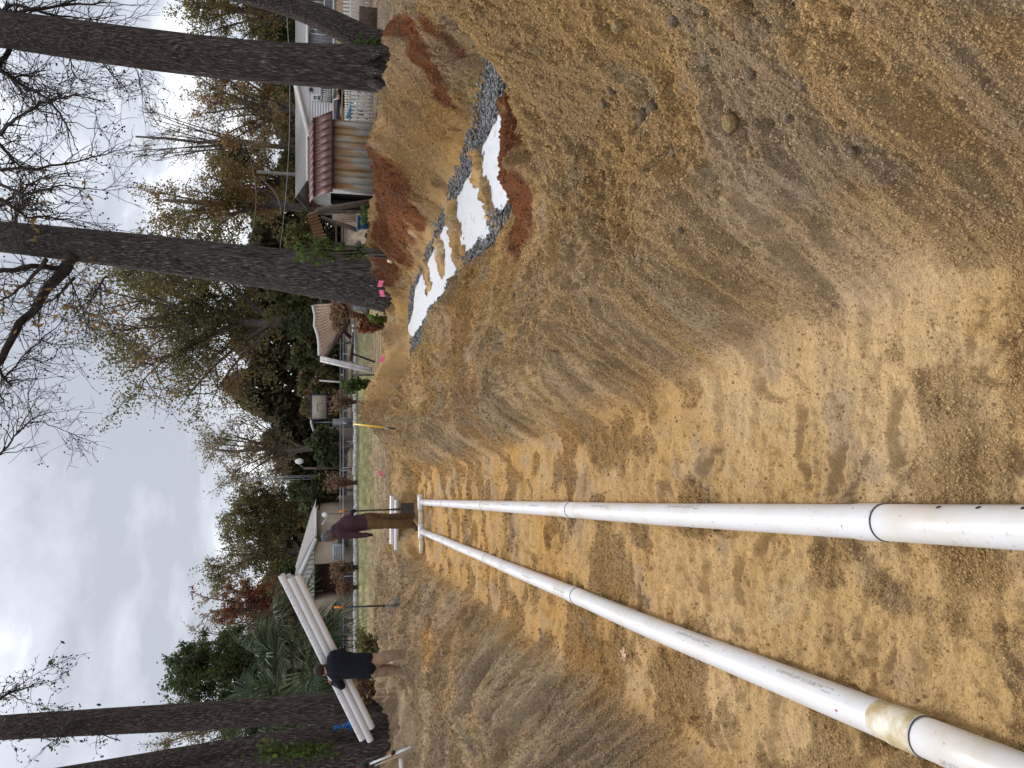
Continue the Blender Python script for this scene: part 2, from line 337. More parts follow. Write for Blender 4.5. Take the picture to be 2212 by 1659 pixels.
    def build(s, name, mats, parent=None, loc=None, smooth=False, colors=None):
        V = np.vstack(s.V) if s.V else np.zeros((0, 3))
        if parent is not None: o0 = np.array(root_loc(parent))
        elif loc is not None: o0 = np.array(loc, float)
        else: o0 = np.array([*V.mean(0)[:2], V[:, 2].min()])
        V = V - o0
        nq = sum(len(q) for q in s.Q); ntr = sum(len(q) for q in s.T)
        me = bpy.data.meshes.new(name); me.vertices.add(len(V)); me.vertices.foreach_set('co', V.astype(np.float32).ravel())
        li = np.concatenate([np.concatenate(s.Q).ravel() if nq else np.zeros(0, int), np.concatenate(s.T).ravel() if ntr else np.zeros(0, int)])
        me.loops.add(len(li)); me.loops.foreach_set('vertex_index', li.astype(np.int32))
        me.polygons.add(nq + ntr); st = np.concatenate([np.arange(nq) * 4, nq * 4 + np.arange(ntr) * 3]); me.polygons.foreach_set('loop_start', st.astype(np.int32))
        mi = np.concatenate(s.QM + s.TM) if (s.QM or s.TM) else np.zeros(0)
        for mm in (mats if isinstance(mats, (list, tuple)) else [mats]): me.materials.append(mm)
        me.polygons.foreach_set('material_index', mi.astype(np.int32))
        if smooth: me.polygons.foreach_set('use_smooth', np.ones(nq + ntr, bool))
        me.update(calc_edges=True); me.validate()
        if colors is not None:
            ca = me.color_attributes.new('Col', 'FLOAT_COLOR', 'POINT'); ca.data.foreach_set('color', (colors if colors.shape[1] == 4 else np.hstack([colors, np.ones((len(colors), 1))])).astype(np.float32).ravel())
        ob = bpy.data.objects.new(name, me); COL.objects.link(ob)
        if parent is not None: ob.parent = parent
        else: ob.location = o0
        return ob
def root_loc(o):
    l = Vector((0, 0, 0))
    while o is not None: l = l + o.location; o = o.parent
    return l
def tag(o, label=None, cat=None, group=None, kind=None):
    if label: o['label'] = label
    if cat: o['category'] = cat
    if group: o['group'] = group
    if kind: o['kind'] = kind
    return o
def thing(name, loc, label, cat, group=None):
    o = bpy.data.objects.new(name, None); COL.objects.link(o); o.location = loc; o.empty_display_size = .2
    return tag(o, label, cat, group)
def copy_tree(o, parent=None):
    c = o.copy(); COL.objects.link(c)
    if parent: c.parent = parent
    for ch in list(o.children): copy_tree(ch, c)
    return c
# ------------------------------------------------------------------ the ground: one polar grid of heights, split into dug sand and lawn
ang = np.radians(np.concatenate([np.linspace(-180, -63, 26), np.linspace(-60, -41, 30), np.linspace(-38, 38, 900), np.linspace(41, 60, 30), np.linspace(63, 177, 25)]))
rad = np.concatenate([[.02, .2, .4, .6, .75], np.geomspace(.85, 24, 880), np.geomspace(25, 900, 66)])
A_, R_ = np.meshgrid(ang, rad); GX = R_ * np.sin(A_); GY = R_ * np.cos(A_)
shape = GX.shape; X = GX.ravel(); Y = GY.ravel()
Z, floor, sm, t2, rough = full_z(X, Y)
s_, t_ = w2st(X, Y)
# soil colours, greyer on the trench slopes
tan = np.array([.530, .345, .150]); tan2 = np.array([.58, .40, .20]); orange = np.array([.50, .285, .098]); grey = np.array([.375, .280, .195]); red = np.array([.235, .080, .030]); pale = np.array([.52, .40, .25]); dark = np.array([.10, .075, .055])
def mixc(a, b, k): return a + (b - a) * np.clip(k, 0, 1)[:, None]
c = np.tile(tan, (len(X), 1))
c = mixc(c, tan2, sstep(-.1, .5, fbm(X * 2.1, Y * 2.1, 5, 101)))
gk = sstep(.02, .30, fbm(X * 1.1, Y * 1.1, 5, 103) + .35 * fbm(X * 7, Y * 7, 3, 104)) 
near = 1 - sstep(5, 10, s_)
c = mixc(c, grey, gk * (.12 + .63 * (1 - floor)) * (.75 + .25 * near))
c = mixc(c, grey * 1.02, (.45 + .5 * fbm(s_ * 7, t_ * 1.5, 4, 106)) * sstep(.42, .62, t_) * (1 - sstep(.9, 1.15, t_)) * sstep(.5, 2, s_) * (1 - sstep(12, 14, s_)))
c = mixc(c, grey, .5 * sstep(-.1, .3, fbm(X * 3.3, Y * 3.3, 4, 105)) * sstep(.9, 1.1, t_) * (1 - sstep(1.6, 2.2, t_)) * sstep(1, 4, s_))
c = mixc(c, orange, floor * sstep(2.2, 5.0, s_) * (.5 + .5 * sstep(-.3, .4, fbm(X * 1.6, Y * 1.6, 4, 107))))
c = mixc(c, orange * .92, (.45 * sm * (t_ > 1.5) * sstep(6, 9, s_)))
c = mixc(c, orange * 1.05, .8 * sstep(.05, .4, fbm(X * .7 + 3, Y * .7, 4, 109)) * sm * (1 - floor) * sstep(4, 8, s_))
c = mixc(c, grey * .9, floor * sstep(.25, .55, fbm(X * 2.4, Y * 2.4, 4, 110) + .3 * fbm(X * 9, Y * 9, 3, 111)) * .55)
c = mixc(c, grey * 1.0, .75 * (1 - sstep(-1.5, -1.2, t_)) * sstep(-2.6, -2.0, t_) * (.4 + .6 * sstep(-.3, .2, fbm(X * 2, Y * 2, 3, 116))))
c = mixc(c, grey * 1.25, .6 * (1 - sstep(-2.6, -2.1, t_)))
c = mixc(c, pale, .8 * sstep(.34, .50, fbm(X * 2.9, Y * 2.9, 3, 112)) * (1 - .7 * floor))
c = mixc(c, orange * 1.1, np.exp(-(((s_ - 10.2) / .9) ** 2 + ((t_ + 2.05) / .28) ** 2)) * 1.4)
# red clay
rw = .45 * fbm(X * 2.2, Y * 2.2, 4, 113) + .45 * fbm(X * 9, Y * 9, 3, 114)
def stroke(pts, w, st=False):
    W3 = [st2w(a, d)[:2] if st else hit(a, d, fine=False)[:2] for a, d in pts]; best = np.full(len(X), 9.)
    for p, q in zip(W3[:-1], W3[1:]):
        d = q - p; L2 = max(d.dot(d), 1e-6); u = np.clip(((X - p[0]) * d[0] + (Y - p[1]) * d[1]) / L2, 0, 1)
        best = np.minimum(best, np.hypot(X - p[0] - u * d[0], Y - p[1] - u * d[1]))
    return 1 - sstep(.55, 1.0, best / w + .7 * rw)
rk = np.maximum.reduce([stroke([(868, 5), (900, 60), (940, 150), (965, 205)], .15), stroke([(940, 55), (985, 95), (1000, 112)], .13), stroke([(848, 370), (846, 430), (866, 480), (845, 530)], .62), stroke([(890, 440), (905, 480)], .22),
    stroke([(6.25, 3.95), (5.95, 3.5), (5.6, 3.05), (5.2, 2.65), (5.7, 2.3), (5.2, 2.35), (5.3, 3.3)], .40, True), stroke([(923, 585), (933, 645)], .13), stroke([(838, 555), (846, 600)], .35)])
c = mixc(c, red, rk * sm)
c = mixc(c, dark * 1.2, rk * sm * .5 * sstep(.2, .45, fbm(X * 9, Y * 9, 3, 115)))
# gravel bed of the second trench
gz = t2 * (1 - sstep(.035, .07, sum(np.exp(-((s_ - hs - .75 * (t_ - 3.35)) / (hw * 1.1)) ** 4) * (t_ > ta) * (t_ < tb) * hh for hs, hw, hh, ta, tb in HEAPS)))
c = mixc(c, np.array([.15, .15, .15]) * (1 + .5 * fbm(X * 20, Y * 20, 2, 117))[:, None], gz * (1 - sstep(.12, .16, Z)))
# lawn bands
w_ = 2.2 * fbm(X * .35, Y * .35, 4, 121)
litter = np.array([.20, .145, .105]); straw = np.array([.300, .225, .120]); green = np.array([.140, .145, .048]); far = np.array([.17, .125, .085])
lc = np.tile(litter, (len(X), 1))
lc = mixc(lc, straw, sstep(17.5, 21, Y + w_) * (1 - sstep(1.5, 6, X)))
lc = mixc(lc, green, sstep(23, 27, Y + w_ * 1.2 + .35 * X) * (1 - sstep(2, 7, X)) * (.75 + .25 * fbm(X * .7, Y * .7, 3, 124)))
lc = mixc(lc, straw * .9, sstep(26, 30, Y + w_ - 6) * .55 * sstep(4, 9, -X))
lc = mixc(lc, np.array([.075, .07, .035]), sstep(38.0, 39.5, Y + w_ * .25) * (1 - sstep(3, 6, X)))
lc = mixc(lc, far, sstep(42.6, 43.2, Y))
lc = lc * (1 + .55 * fbm(X * 3, Y * 3, 4, 126))[:, None] * (1 + .5 * fbm(X * 11, Y * 11, 2, 127))[:, None]
crumb = np.clip(sm * (1 - floor) * (.35 + .9 * sstep(-.35, .25, fbm(X * 1.5, Y * 1.5, 4, 141))) + floor * (.12 + .75 * sstep(.0, .3, fbm(X * 3.2, Y * 3.2, 4, 142))), 0, 1.1) * (1 - .5 * t2)
crumb = np.where((t_ > .4) & (t_ < 1.1) & (s_ < 4), crumb * .6, crumb)
c = np.hstack([c, crumb[:, None]]); lc = np.hstack([lc, np.ones((len(X), 1))])
nr, na = shape
ii = np.arange(nr - 1)[:, None] * na; jj = np.arange(na)[None, :]; kk = (jj + 1) % na
Qd = np.stack([ii + jj, ii + kk, ii + na + kk, ii + na + jj], -1).reshape(-1, 4)[:, ::-1]
fsand = sm[Qd].mean(1) > .5
P = np.stack([X, Y, Z], 1)
for nm, sel, mt, cc in (('excavated_ground', fsand, M_SAND, c), ('lawn', ~fsand, M_LAWN, lc)):
    q = Qd[sel]; u, inv = np.unique(q.ravel(), return_inverse=True)
    mb = MB(); mb.add(P[u], inv.reshape(-1, 4)); o = mb.build(nm, mt, loc=(0, 0, 0), smooth=True, colors=np.maximum(cc[u], .004))
    tag(o, kind='structure')
    if nm == 'excavated_ground': EXC = o
# loose clods on the slopes : the largest as pieces, the rest joined
def ico():
    f = (1 + 5 ** .5) / 2
    v = np.array([[-1, f, 0], [1, f, 0], [-1, -f, 0], [1, -f, 0], [0, -1, f], [0, 1, f], [0, -1, -f], [0, 1, -f], [f, 0, -1], [f, 0, 1], [-f, 0, -1], [-f, 0, 1]]); v /= np.linalg.norm(v[0])
    t = np.array([[0, 11, 5], [0, 5, 1], [0, 1, 7], [0, 7, 10], [0, 10, 11], [1, 5, 9], [5, 11, 4], [11, 10, 2], [10, 7, 6], [7, 1, 8], [3, 9, 4], [3, 4, 2], [3, 2, 6], [3, 6, 8], [3, 8, 9], [4, 9, 5], [2, 4, 11], [6, 2, 10], [8, 6, 7], [9, 8, 1]])
    return v, t
ICV, ICT = ico()
rng = np.random.default_rng(7)
def scatter(name, pts, sizes, cols, m, parent=None, flat=.7, seed=1, kind='stuff'):
    r = np.random.default_rng(seed); n = len(pts)
    v = ICV[None] * (1 + .35 * (r.random((n, 12, 1)) - .5)) * sizes[:, None, None] * np.stack([.8 + .5 * r.random(n), .8 + .5 * r.random(n), flat * (.7 + .6 * r.random(n))], -1)[:, None, :]
    a = r.random(n) * 6.28; ca, sa = np.cos(a)[:, None], np.sin(a)[:, None]
    vx = v[..., 0] * ca - v[..., 1] * sa; vy = v[..., 0] * sa + v[..., 1] * ca
    v = np.stack([vx, vy, v[..., 2]], -1) + pts[:, None, :]
    t = (ICT[None] + 12 * np.arange(n)[:, None, None]).reshape(-1, 3)
    mb = MB(); mb.add(v.reshape(-1, 3), tris=t)
    o = mb.build(name, m, parent=parent, loc=None if parent else (0, 0, 0), colors=np.repeat(cols, 12, 0), smooth=True)
    if kind: o['kind'] = kind
    return o
M_CLOD = attr_mat('clod', (20, 120), (.5, .6), ((90, .8, .01), (260, .7, .004)))
n = 1400000
cr_ = .9 * (18 / .9) ** (rng.random(n) ** 1.15); ca_ = np.radians(rng.uniform(-34, 34, n)); cx = cr_ * np.sin(ca_); cy = cr_ * np.cos(ca_); cs_, ct_ = w2st(cx, cy)
k_ = (ct_ > -3.6) & (ct_ < 6.2) & (cs_ > .6) & (cs_ < 17.2); cx, cy, cs_, ct_, cr_ = (q[k_] for q in (cx, cy, cs_, ct_, cr_))
smc = sandmask(cx, cy); frc = np.interp(np.clip(cs_, 0, 19), [0, 2, 3, 5, 11, 14, 15], [.64, .62, .52, .42, .42, .55, .55]); flc = ((ct_ > -1.27) & (ct_ < frc + .02)).astype(float)
fac = ((ct_ > frc + .02) & (ct_ < frc + .30)) | ((ct_ > -1.72) & (ct_ < -1.27))
pr_ = np.where(flc > 0, .40 * sstep(.0, .28, fbm(cx * 3.2, cy * 3.2, 4, 142)) + .03, .35 + .6 * sstep(-.35, .2, fbm(cx * 1.5, cy * 1.5, 4, 141)))
pr_ = np.where(fac, pr_ * .55, pr_) * smc * np.where((ct_ > 2.55) & (ct_ < 4.4) & (cs_ > 6.0), .05, 1)
k_ = rng.random(len(cx)) < pr_ * .72; cx, cy, cs_, ct_, cr_ = (q[k_] for q in (cx, cy, cs_, ct_, cr_))
cz = full_z(cx, cy)[0]; sz = (.0010 + .00050 * cr_) * (.55 + .7 * rng.random(len(cx)) + 1.9 * rng.random(len(cx)) ** 10)
sz = np.minimum(sz, .02)
ri_ = np.clip(np.searchsorted(rad, np.hypot(cx, cy)), 0, len(rad) - 1); ai_ = np.clip(np.searchsorted(ang, np.arctan2(cx, cy)), 0, len(ang) - 1)
cc = c[ri_ * len(ang) + ai_, :3]; cc = mixc(cc, tan2, rng.random(len(cx)) * .25)
CRUMB = (cx, cy, cz, sz, cc * (.60 + .38 * rng.random((len(cx), 1))))
CLODS = [(1405, 255, .05), (1418, 235, .045), (1580, 265, .045), (1310, 225, .032), (1330, 195, .03), (1265, 345, .028), (1480, 180, .03), (1525, 120, .034), (1370, 410, .03), (1290, 480, .026), (1235, 590, .03), (1165, 545, .03), (1470, 330, .022), (1210, 330, .022), (1620, 330, .02), (1700, 250, .024), (1760, 180, .026), (1380, 60, .04), (1480, 45, .03), (1210, 620, .026), (1300, 650, .022), (1195, 700, .02), (1120, 640, .026), (1030, 690, .03), (1430, 560, .02), (1500, 500, .018), (1560, 420, .02), (1850, 330, .018), (1650, 160, .03), (1580, 60, .034)]
clod_mesh = []
for k, (dx, dy, r0) in enumerate(CLODS):
    kk_ = hit(dx, dy)
    p = kk_ + [0, 0, r0 * .15]
    colr = grey * (.75 if k < 2 else 1.05) if k % 3 != 2 else tan2
    o = scatter('clod', np.array([p]), np.array([r0 * .85]), np.array([[*colr, .9]]), M_SAND, parent=EXC, seed=20 + k, kind=None, flat=.8)
# ------------------------------------------------------------------ small helpers for lettering and printed marks
def text_mesh(body, size, name='printed_text'):
    cu = bpy.data.curves.new(name, 'FONT'); cu.body = body; cu.size = size; cu.resolution_u = 2; cu.fill_mode = 'FRONT'
    ob = bpy.data.objects.new(name, cu); COL.objects.link(ob); dg = bpy.context.evaluated_depsgraph_get(); dg.update()
    me = bpy.data.meshes.new_from_object(ob.evaluated_get(dg)); v = np.array([x.co[:] for x in me.vertices]); fs = [list(p.vertices) for p in me.polygons]
    bpy.data.objects.remove(ob); bpy.data.curves.remove(cu); bpy.data.meshes.remove(me); return v, fs
# ------------------------------------------------------------------ drain pipes in the trench
def pvc_mat(name, stain):
    m = bpy.data.materials.new(name); m.use_nodes = True; t = m.node_tree; b = t.nodes['Principled BSDF']
    b.inputs['Roughness'].default_value = .38; b.inputs['Specular IOR Level'].default_value = .4
    co = t.nodes.new('ShaderNodeTexCoord')
    def nz(sc, d=5, w=0):
        n = t.nodes.new('ShaderNodeTexNoise'); n.inputs['Scale'].default_value = sc; n.inputs['Detail'].default_value = d; n.inputs['Roughness'].default_value = .6
        mp = t.nodes.new('ShaderNodeMapping'); mp.inputs['Location'].default_value = (w, w * 2, 0); t.links.new(co.outputs['Object'], mp.inputs[0]); t.links.new(mp.outputs[0], n.inputs[0]); return n.outputs['Fac']
    def ramp(f, a, b_):
        r = t.nodes.new('ShaderNodeMapRange'); r.inputs[1].default_value = a; r.inputs[2].default_value = b_; t.links.new(f, r.inputs[0]); return r.outputs[0]
    base = t.nodes.new('ShaderNodeMixRGB'); base.inputs[1].default_value = (.69, .69, .71, 1); base.inputs[2].default_value = (.56, .48, .35, 1)
    t.links.new(mth('MULTIPLY', ramp(nz(3.0, 7), .48, .78), stain, tree=t), base.inputs[0])
    spk = t.nodes.new('ShaderNodeMixRGB'); t.links.new(base.outputs[0], spk.inputs[1]); spk.inputs[2].default_value = (.20, .16, .12, 1)
    t.links.new(mth('MULTIPLY', ramp(nz(46, 3, 4), .655, .72), .6, tree=t), spk.inputs[0])
    t.links.new(spk.outputs[0], b.inputs['Base Color']); MATS[name] = m; return m
M_PVC = pvc_mat('white_pvc', .9); M_PVC2 = pvc_mat('clean_white_pvc', .2)
M_INK = mat('grey_print_ink', (.24, .24, .26), .7, .5, 90, col2=(.60, .60, .62))
M_HOLE = mat('pipe_inside_shade', (.05, .045, .04), .8)  # dark colour stands for the shade inside pipe bores and drain holes
M_SEAM = mat('joint_gap', (.09, .075, .07), .8)
M_GLUE = mat('primer_smear', (.47, .37, .19), .6, .25, 14, col2=(.74, .70, .60), thr=(.42, .66))
M_REDMK = mat('red_paint_mark', (.35, .04, .05), .7)
OD = .0565
def pipe_run(label, img_pts, joints, holes_side, texts, smear, s_start=-1.0):
    ctr = np.array([onz(x / 4096 * 2212, y / 4096 * 2212, .062) for x, y in img_pts]); ctr = ctr[np.argsort(ctr[:, 1])]
    st = np.array([w2st(p[0], p[1]) for p in ctr])
    lin = np.polyfit(st[:, 0], st[:, 1], 2)
    def at(s):
        sc_ = max(s, st[0, 0] - .2); t = np.interp(s, st[:, 0], st[:, 1]) if s > st[0, 0] else st[0, 1] + (s - st[0, 0]) * (st[1, 1] - st[0, 1]) / (st[1, 0] - st[0, 0])
        return st2w(s, t, .062 + .004 * sin(s * 2.1))
    root = thing('perforated_pipe', tuple(at(joints[0])), label, 'pipe')
    J = [s_start] + joints
    for k in range(len(J) - 1):
        a, b = J[k], J[k + 1]; last = k == len(J) - 2
        ss = np.linspace(a, b, 14); path = [at(q) for q in ss]; mb = MB()
        if k > 0:
            pb = [at(a), at(a + .004), at(a + .105), at(a + .135)]; mb.tube(pb + [at(q) for q in ss[1:]], [OD * 1.055, OD * 1.06, OD * 1.055, OD] + [OD] * 13, 40)
        else: mb.tube(path, OD, 40)
        sec = mb.build('pipe_section', M_PVC, root, smooth=True)
        if k > 0:
            g = MB(); g.tube([at(a - .0022), at(a + .0005)], [OD * 1.045, OD * 1.045], 40); g.build('joint_seam', M_SEAM, sec, smooth=True)
        # perforations and layout ticks on top
        def frame(q):
            p = at(q); d = at(q + .01) - p; d /= np.linalg.norm(d); side = np.cross(d, [0, 0, 1.]); side /= np.linalg.norm(side); up = np.cross(side, d); return p, d, side, up
        def patch(q, a0, lng, wid, mt, nm, lift=.0006, round_=True):
            p, d, side, up = frame(q); h = MB(); pts = []; nn = 12 if round_ else 4
            for i in range(nn):
                th = 2 * pi * i / nn if round_ else pi / 4 + pi / 2 * i
                u = cos(th) * lng * (1 if round_ else 1.414); v = sin(th) * wid * (1 if round_ else 1.414) / OD
                pts.append(p + d * u + (side * sin(a0 + v) + up * cos(a0 + v)) * (OD + lift))
            h.add([*pts, p + (side * sin(a0) + up * cos(a0)) * (OD + lift)], tris=[[nn, i, (i + 1) % nn] for i in range(nn)]); return h
        if a < 7.5:
            hs = np.arange(a + .03 if k else a + .1, b - .12, .128)
            for i, q in enumerate(hs):
                if q < .9: continue
                if (k == 0 and holes_side) or (not holes_side and k == 9):
                    patch(q, holes_side * 1.08, .0075, .0075, M_HOLE, 'drain_hole').build('drain_hole', M_HOLE, sec)
                    patch(q + .03, -.12, .0009, .012, M_INK, 'ink_tick', round_=False).build('ink_tick', M_INK, sec)
        # printed lines
        for (ts, txt, ang0, size) in texts:
            if not (a < ts < b): continue
            v, fs = text_mesh(txt, size)
            v[:, 0] = v[:, 0]
            out = []
            for x_, y_, _ in v:
                p, d, side, up = frame(ts - x_); th = ang0 + (y_ / OD) * -1
                out.append(p + (side * sin(-th) * -1 + up * cos(th)) * (OD + .0007) if False else p + (side * sin(ang0 - y_ / OD) + up * cos(ang0 - y_ / OD)) * (OD + .0007))
            tb = MB(); off = np.array(out)
            for f_ in fs:
                tr = [[f_[0], f_[i], f_[i + 1]] for i in range(1, len(f_) - 1)]
                tb.T.append(np.array(tr)); tb.TM.append(np.zeros(len(tr)))
            tb.V.append(off); tb.n = len(off); tb.build('printed_text', M_INK, sec)
        for (q, a0, lg, wd, mt, nm) in smear:
            if a < q < b:
                g = MB(); n_ = 16; pth = [at(q - lg / 2 + lg * i / n_) for i in range(n_ + 1)]
                if nm == 'primer_smear':
                    g.tube(pth, [OD * float(np.interp(q - lg / 2 + lg * i / n_, [a + .105, a + .135], [1.066, 1.008])) for i in range(n_ + 1)], 40, cap=False); g.build(nm, mt, sec, smooth=True)
                else: patch(q, a0, lg, wd, mt, nm).build(nm, mt, sec)
    return root, at
TXT = 'PLASTIC PIPE 4" ASTM D2729 PVC Perforated Pipe - PVC AY 10/13/08 11:34AM Lot  \u2588\u2588 \u2588\u2588\u2588  Made in US'
SH = 'Perforated Pipe 10/13/08 Lot \u2588\u2588'
JR = [1.90, 4.93, 8.02, 11.1, 14.12]; JL = [1.84, 4.90, 7.95, 11.05, 14.12]
runR, atR = pipe_run('white perforated drain pipe on the trench floor nearer the big sand slope, drain holes showing',
    [(1669, 2008), (2600, 2055), (3475, 2088), (4096, 2110.6)], JR, 1,
    [(3.3, SH, .95, .022), (4.4, SH, .8, .022), (5.9, SH, .55, .022), (6.9, SH, .5, .022), (7.8, SH, .4, .022), (9.2, SH, .4, .022), (12.4, SH, .4, .022)],
    [(1.98, .05, .006, .004, M_REDMK, 'red_mark'), (2.03, -.2, .003, .012, M_REDMK, 'red_mark')])
runL, atL = pipe_run('white perforated drain pipe nearer the low dark bank, tan stain at its first joint',
    [(1669, 2117.6), (2600, 2507), (3700, 2949)], JL, 0,
    [(1.74, TXT, -.35, .024), (3.3, SH, 1.0, .022), (2.5, SH, 1.0, .022), (5.3, SH, .3, .024), (6.2, SH, .3, .024), (7.1, SH, .2, .024), (8.9, SH, .2, .022), (9.8, SH, .2, .022), (12.2, SH, .2, .022)],
    [(1.93, 0, .172, 0, M_GLUE, 'primer_smear'), (2.15, -.1, .006, .004, M_REDMK, 'red_mark')])
# header pipe with two tees
pr, pl = atR(14.15), atL(14.15)
hd = thing('header_pipe', tuple(pr), 'white and tan cross pipe joining the two drain pipes through tees', 'pipe')
dx = (pl - pr) / np.linalg.norm(pl - pr); fw = np.array([-SN, CS, 0])
def seg(a, b, r, m_, nm, par=hd, sides=24):
    g = MB(); g.tube([a, b], [r, r], sides); return g.build(nm, m_, par, smooth=True)
M_TAN = mat('sand_stained_pvc', (.62, .50, .30), .5, .2, 9, col2=(.75, .70, .58))
seg(pr + dx * .14, pl - dx * .14, OD, M_TAN, 'cross_pipe'); seg(pl + dx * .13, pl + dx * .42, OD * .95, M_TAN, 'pipe_stub')
for q in (pr, pl):
    g = MB(); g.tube([q - dx * .15, q - dx * .09, q + dx * .09, q + dx * .15], [OD * 1.16, OD * 1.1, OD * 1.1, OD * 1.16], 24); g.tube([q - fw * .13, q - fw * .08, q + fw * .02], [OD * 1.16, OD * 1.14, OD * 1.1], 24)
    g.build('tee_fitting', M_PVC2, hd, smooth=True)
# ------------------------------------------------------------------ second trench: fabric over gravel
fs_ = np.linspace(6.0, 14.9, 260); ft_ = np.linspace(0, 1, 40)
def fab(s, u):
    l = np.interp(s, [6.5, 7.4, 9, 11.7, 14.4], [2.70, 2.78, 2.90, 3.12, 3.22]) + .08 * fbm(s * 1.1, s * 0, 3, 201); r = np.interp(s, [6.5, 8, 9, 11.8, 13.8, 14.6], [3.76, 3.84, 3.94, 4.02, 4.18, 3.6]) + .06 * fbm(s * 1.0, s * 0 + 4, 3, 202)
    t = l + (r - l) * u
    p = st2w(s, t); z = .138 + .022 * fbm(s * 2.2, t * 5, 3, 203) + .012 * np.abs(fbm(s * 6, t * 9 + s * 4, 3, 204)) + .05 * sstep(14.2, 14.9, s) - .025 * (np.abs(u - .5) * 2) ** 4
    return np.stack([p[0], p[1], z], -1)
S_, U_ = np.meshgrid(fs_, ft_, indexing='ij'); FV = fab(S_, U_).reshape(-1, 3)
i_ = np.arange(259)[:, None] * 40; j_ = np.arange(39)[None, :]
mb = MB(); mb.add(FV, np.stack([i_ + j_, i_ + j_ + 1, i_ + 41 + j_, i_ + 40 + j_], -1).reshape(-1, 4))
M_FAB = mat('white_filter_fabric', (.48, .42, .34), .9, .06, 9, bump=.9, bscale=16, col2=(.60, .61, .64), thr=(.30, .40))
tag(mb.build('filter_fabric', M_FAB, smooth=True), 'white filter fabric strip laid over the gravel bed, sand heaped across it', 'filter fabric')
corner = onz(1632 / 1.8516, 1392 / 1.8516, .2); mb = MB(); a_ = onY(885, 749, 15.2)
g2 = [a_ + np.array([x, y, z]) for x, y, z in ((-.10, 0, -.10), (.09, 0, -.12), (.10, .10, .06), (-.07, .1, .08))]
mb.add(g2, [[0, 1, 2, 3]]); mb.add([p + np.array([0, .006, 0]) for p in g2], [[3, 2, 1, 0]]); tag(mb.build('fabric_scrap', M_FAB), 'small white fabric flap standing up at the far end of the gravel bed', 'fabric scrap')
# gravel
n = 30000; gs = rng.uniform(6.2, 15.0, n); gt = rng.uniform(2.55, 4.65, n); gx, gy, _ = st2w(gs, gt)
gz_, _, _, gt2, _ = full_z(gx, gy); k = (gz_ < .19) & (gt2 > .15) & ((gt < np.interp(gs, [6.5, 7.4, 9, 11.7, 14.4], [2.80, 2.84, 2.96, 3.16, 3.24])) | (gt > np.interp(gs, [6.5, 8, 9, 11.8, 13.8, 14.6], [3.74, 3.82, 3.92, 4.0, 4.14, 3.6]))); gs, gt, gx, gy, gz_ = gs[k], gt[k], gx[k], gy[k], gz_[k]
gsz = .011 + .011 * rng.random(len(gx)); gcol = np.array([.19, .19, .19]) * (.5 + 1.3 * rng.random((len(gx), 1)))
scatter('gravel', np.stack([gx, gy, gz_ + .008 + .035 * rng.random(len(gx)) * (1 - 1 * (gz_ > .12))], 1), gsz, gcol, M_CLOD, seed=9)
# roots sticking out of the red clay
M_ROOT = mat('dark_root', (.045, .032, .024), .9, .4, 20)
def free_stick(name, pts, r, m_, lab, cat, grp=None):
    g = MB(); g.tube(pts, np.linspace(r, r * .45, len(pts)), 7); return tag(g.build(name, m_, smooth=True), lab, cat, grp)
p0 = hit(1112, 305); q0 = hit(1075, 288)
def toward(p, D, k): v = onY(D[0], D[1], p[1]) ; return v
pa = hit(1120, 311); free_stick('root', [pa + [0, 0, -.03], onY(1102, 302, pa[1] + .05), onY(1085, 290, pa[1] + .12)], .022, M_ROOT, 'longer dark root poking out of the red clay towards the fabric', 'root')
pb = hit(1118, 287); free_stick('root', [pb + [0, 0, -.03], onY(1104, 283, pb[1] + .03), onY(1088, 277, pb[1] + .06)], .026, M_ROOT, 'thick dark root lying on the red clay beside the sand slope', 'root')
M_CHIP = mat('wood_chip', (.42, .27, .15), .9, .3, 20)
for (d0, d1, lab) in (((1080, 432), (1094, 420), 'larger pale wood splinter on the red clay heap'), ((1078, 470), (1086, 475), 'small pale wood splinter at the low end of the red clay heap')):
    a, b = hit(*d0, .02), hit(*d1, .02); g = MB(); g.beam(a, b, .035, .012); tag(g.build('wood_splinter', M_CHIP), lab, 'wood splinter')
a = hit(841, 565, .01); g = MB(); g.beam(onY(838, 563, 14), onY(846, 566, 13.9), .055, .03); tag(g.build('wood_stake', mat('pale_wood', (.55, .43, .28), .8)), 'short pale wooden stake in the red clay before the middle trunk', 'stake')
# fallen leaf on the trench floor
lp = hit(1358, 1415, .012); g = MB(); ol = []
for i in range(40):
    th = 2 * pi * i / 40; rr_ = .055 * (.42 + .58 * abs(cos(2.5 * th)) ** 1.4) * (.8 + .2 * cos(th)); ol.append(lp + np.array([cos(th) * rr_, sin(th) * rr_, .012 * cos(5 * th) ** 2 + .004]))
g.add([*ol, lp + [0, 0, .012]], tris=[[40, i, (i + 1) % 40] for i in range(40)]); g.tube([lp + [0, 0, .01], lp + [-.05, -.03, .02], lp + [-.08, -.035, .012]], [.002, .002, .0015], 5)
tag(g.build('fallen_leaf', mat('dry_pink_leaf', (.50, .33, .24), .8, .25, 40)), 'dry pinkish star shaped leaf fallen on the trench floor', 'leaf')
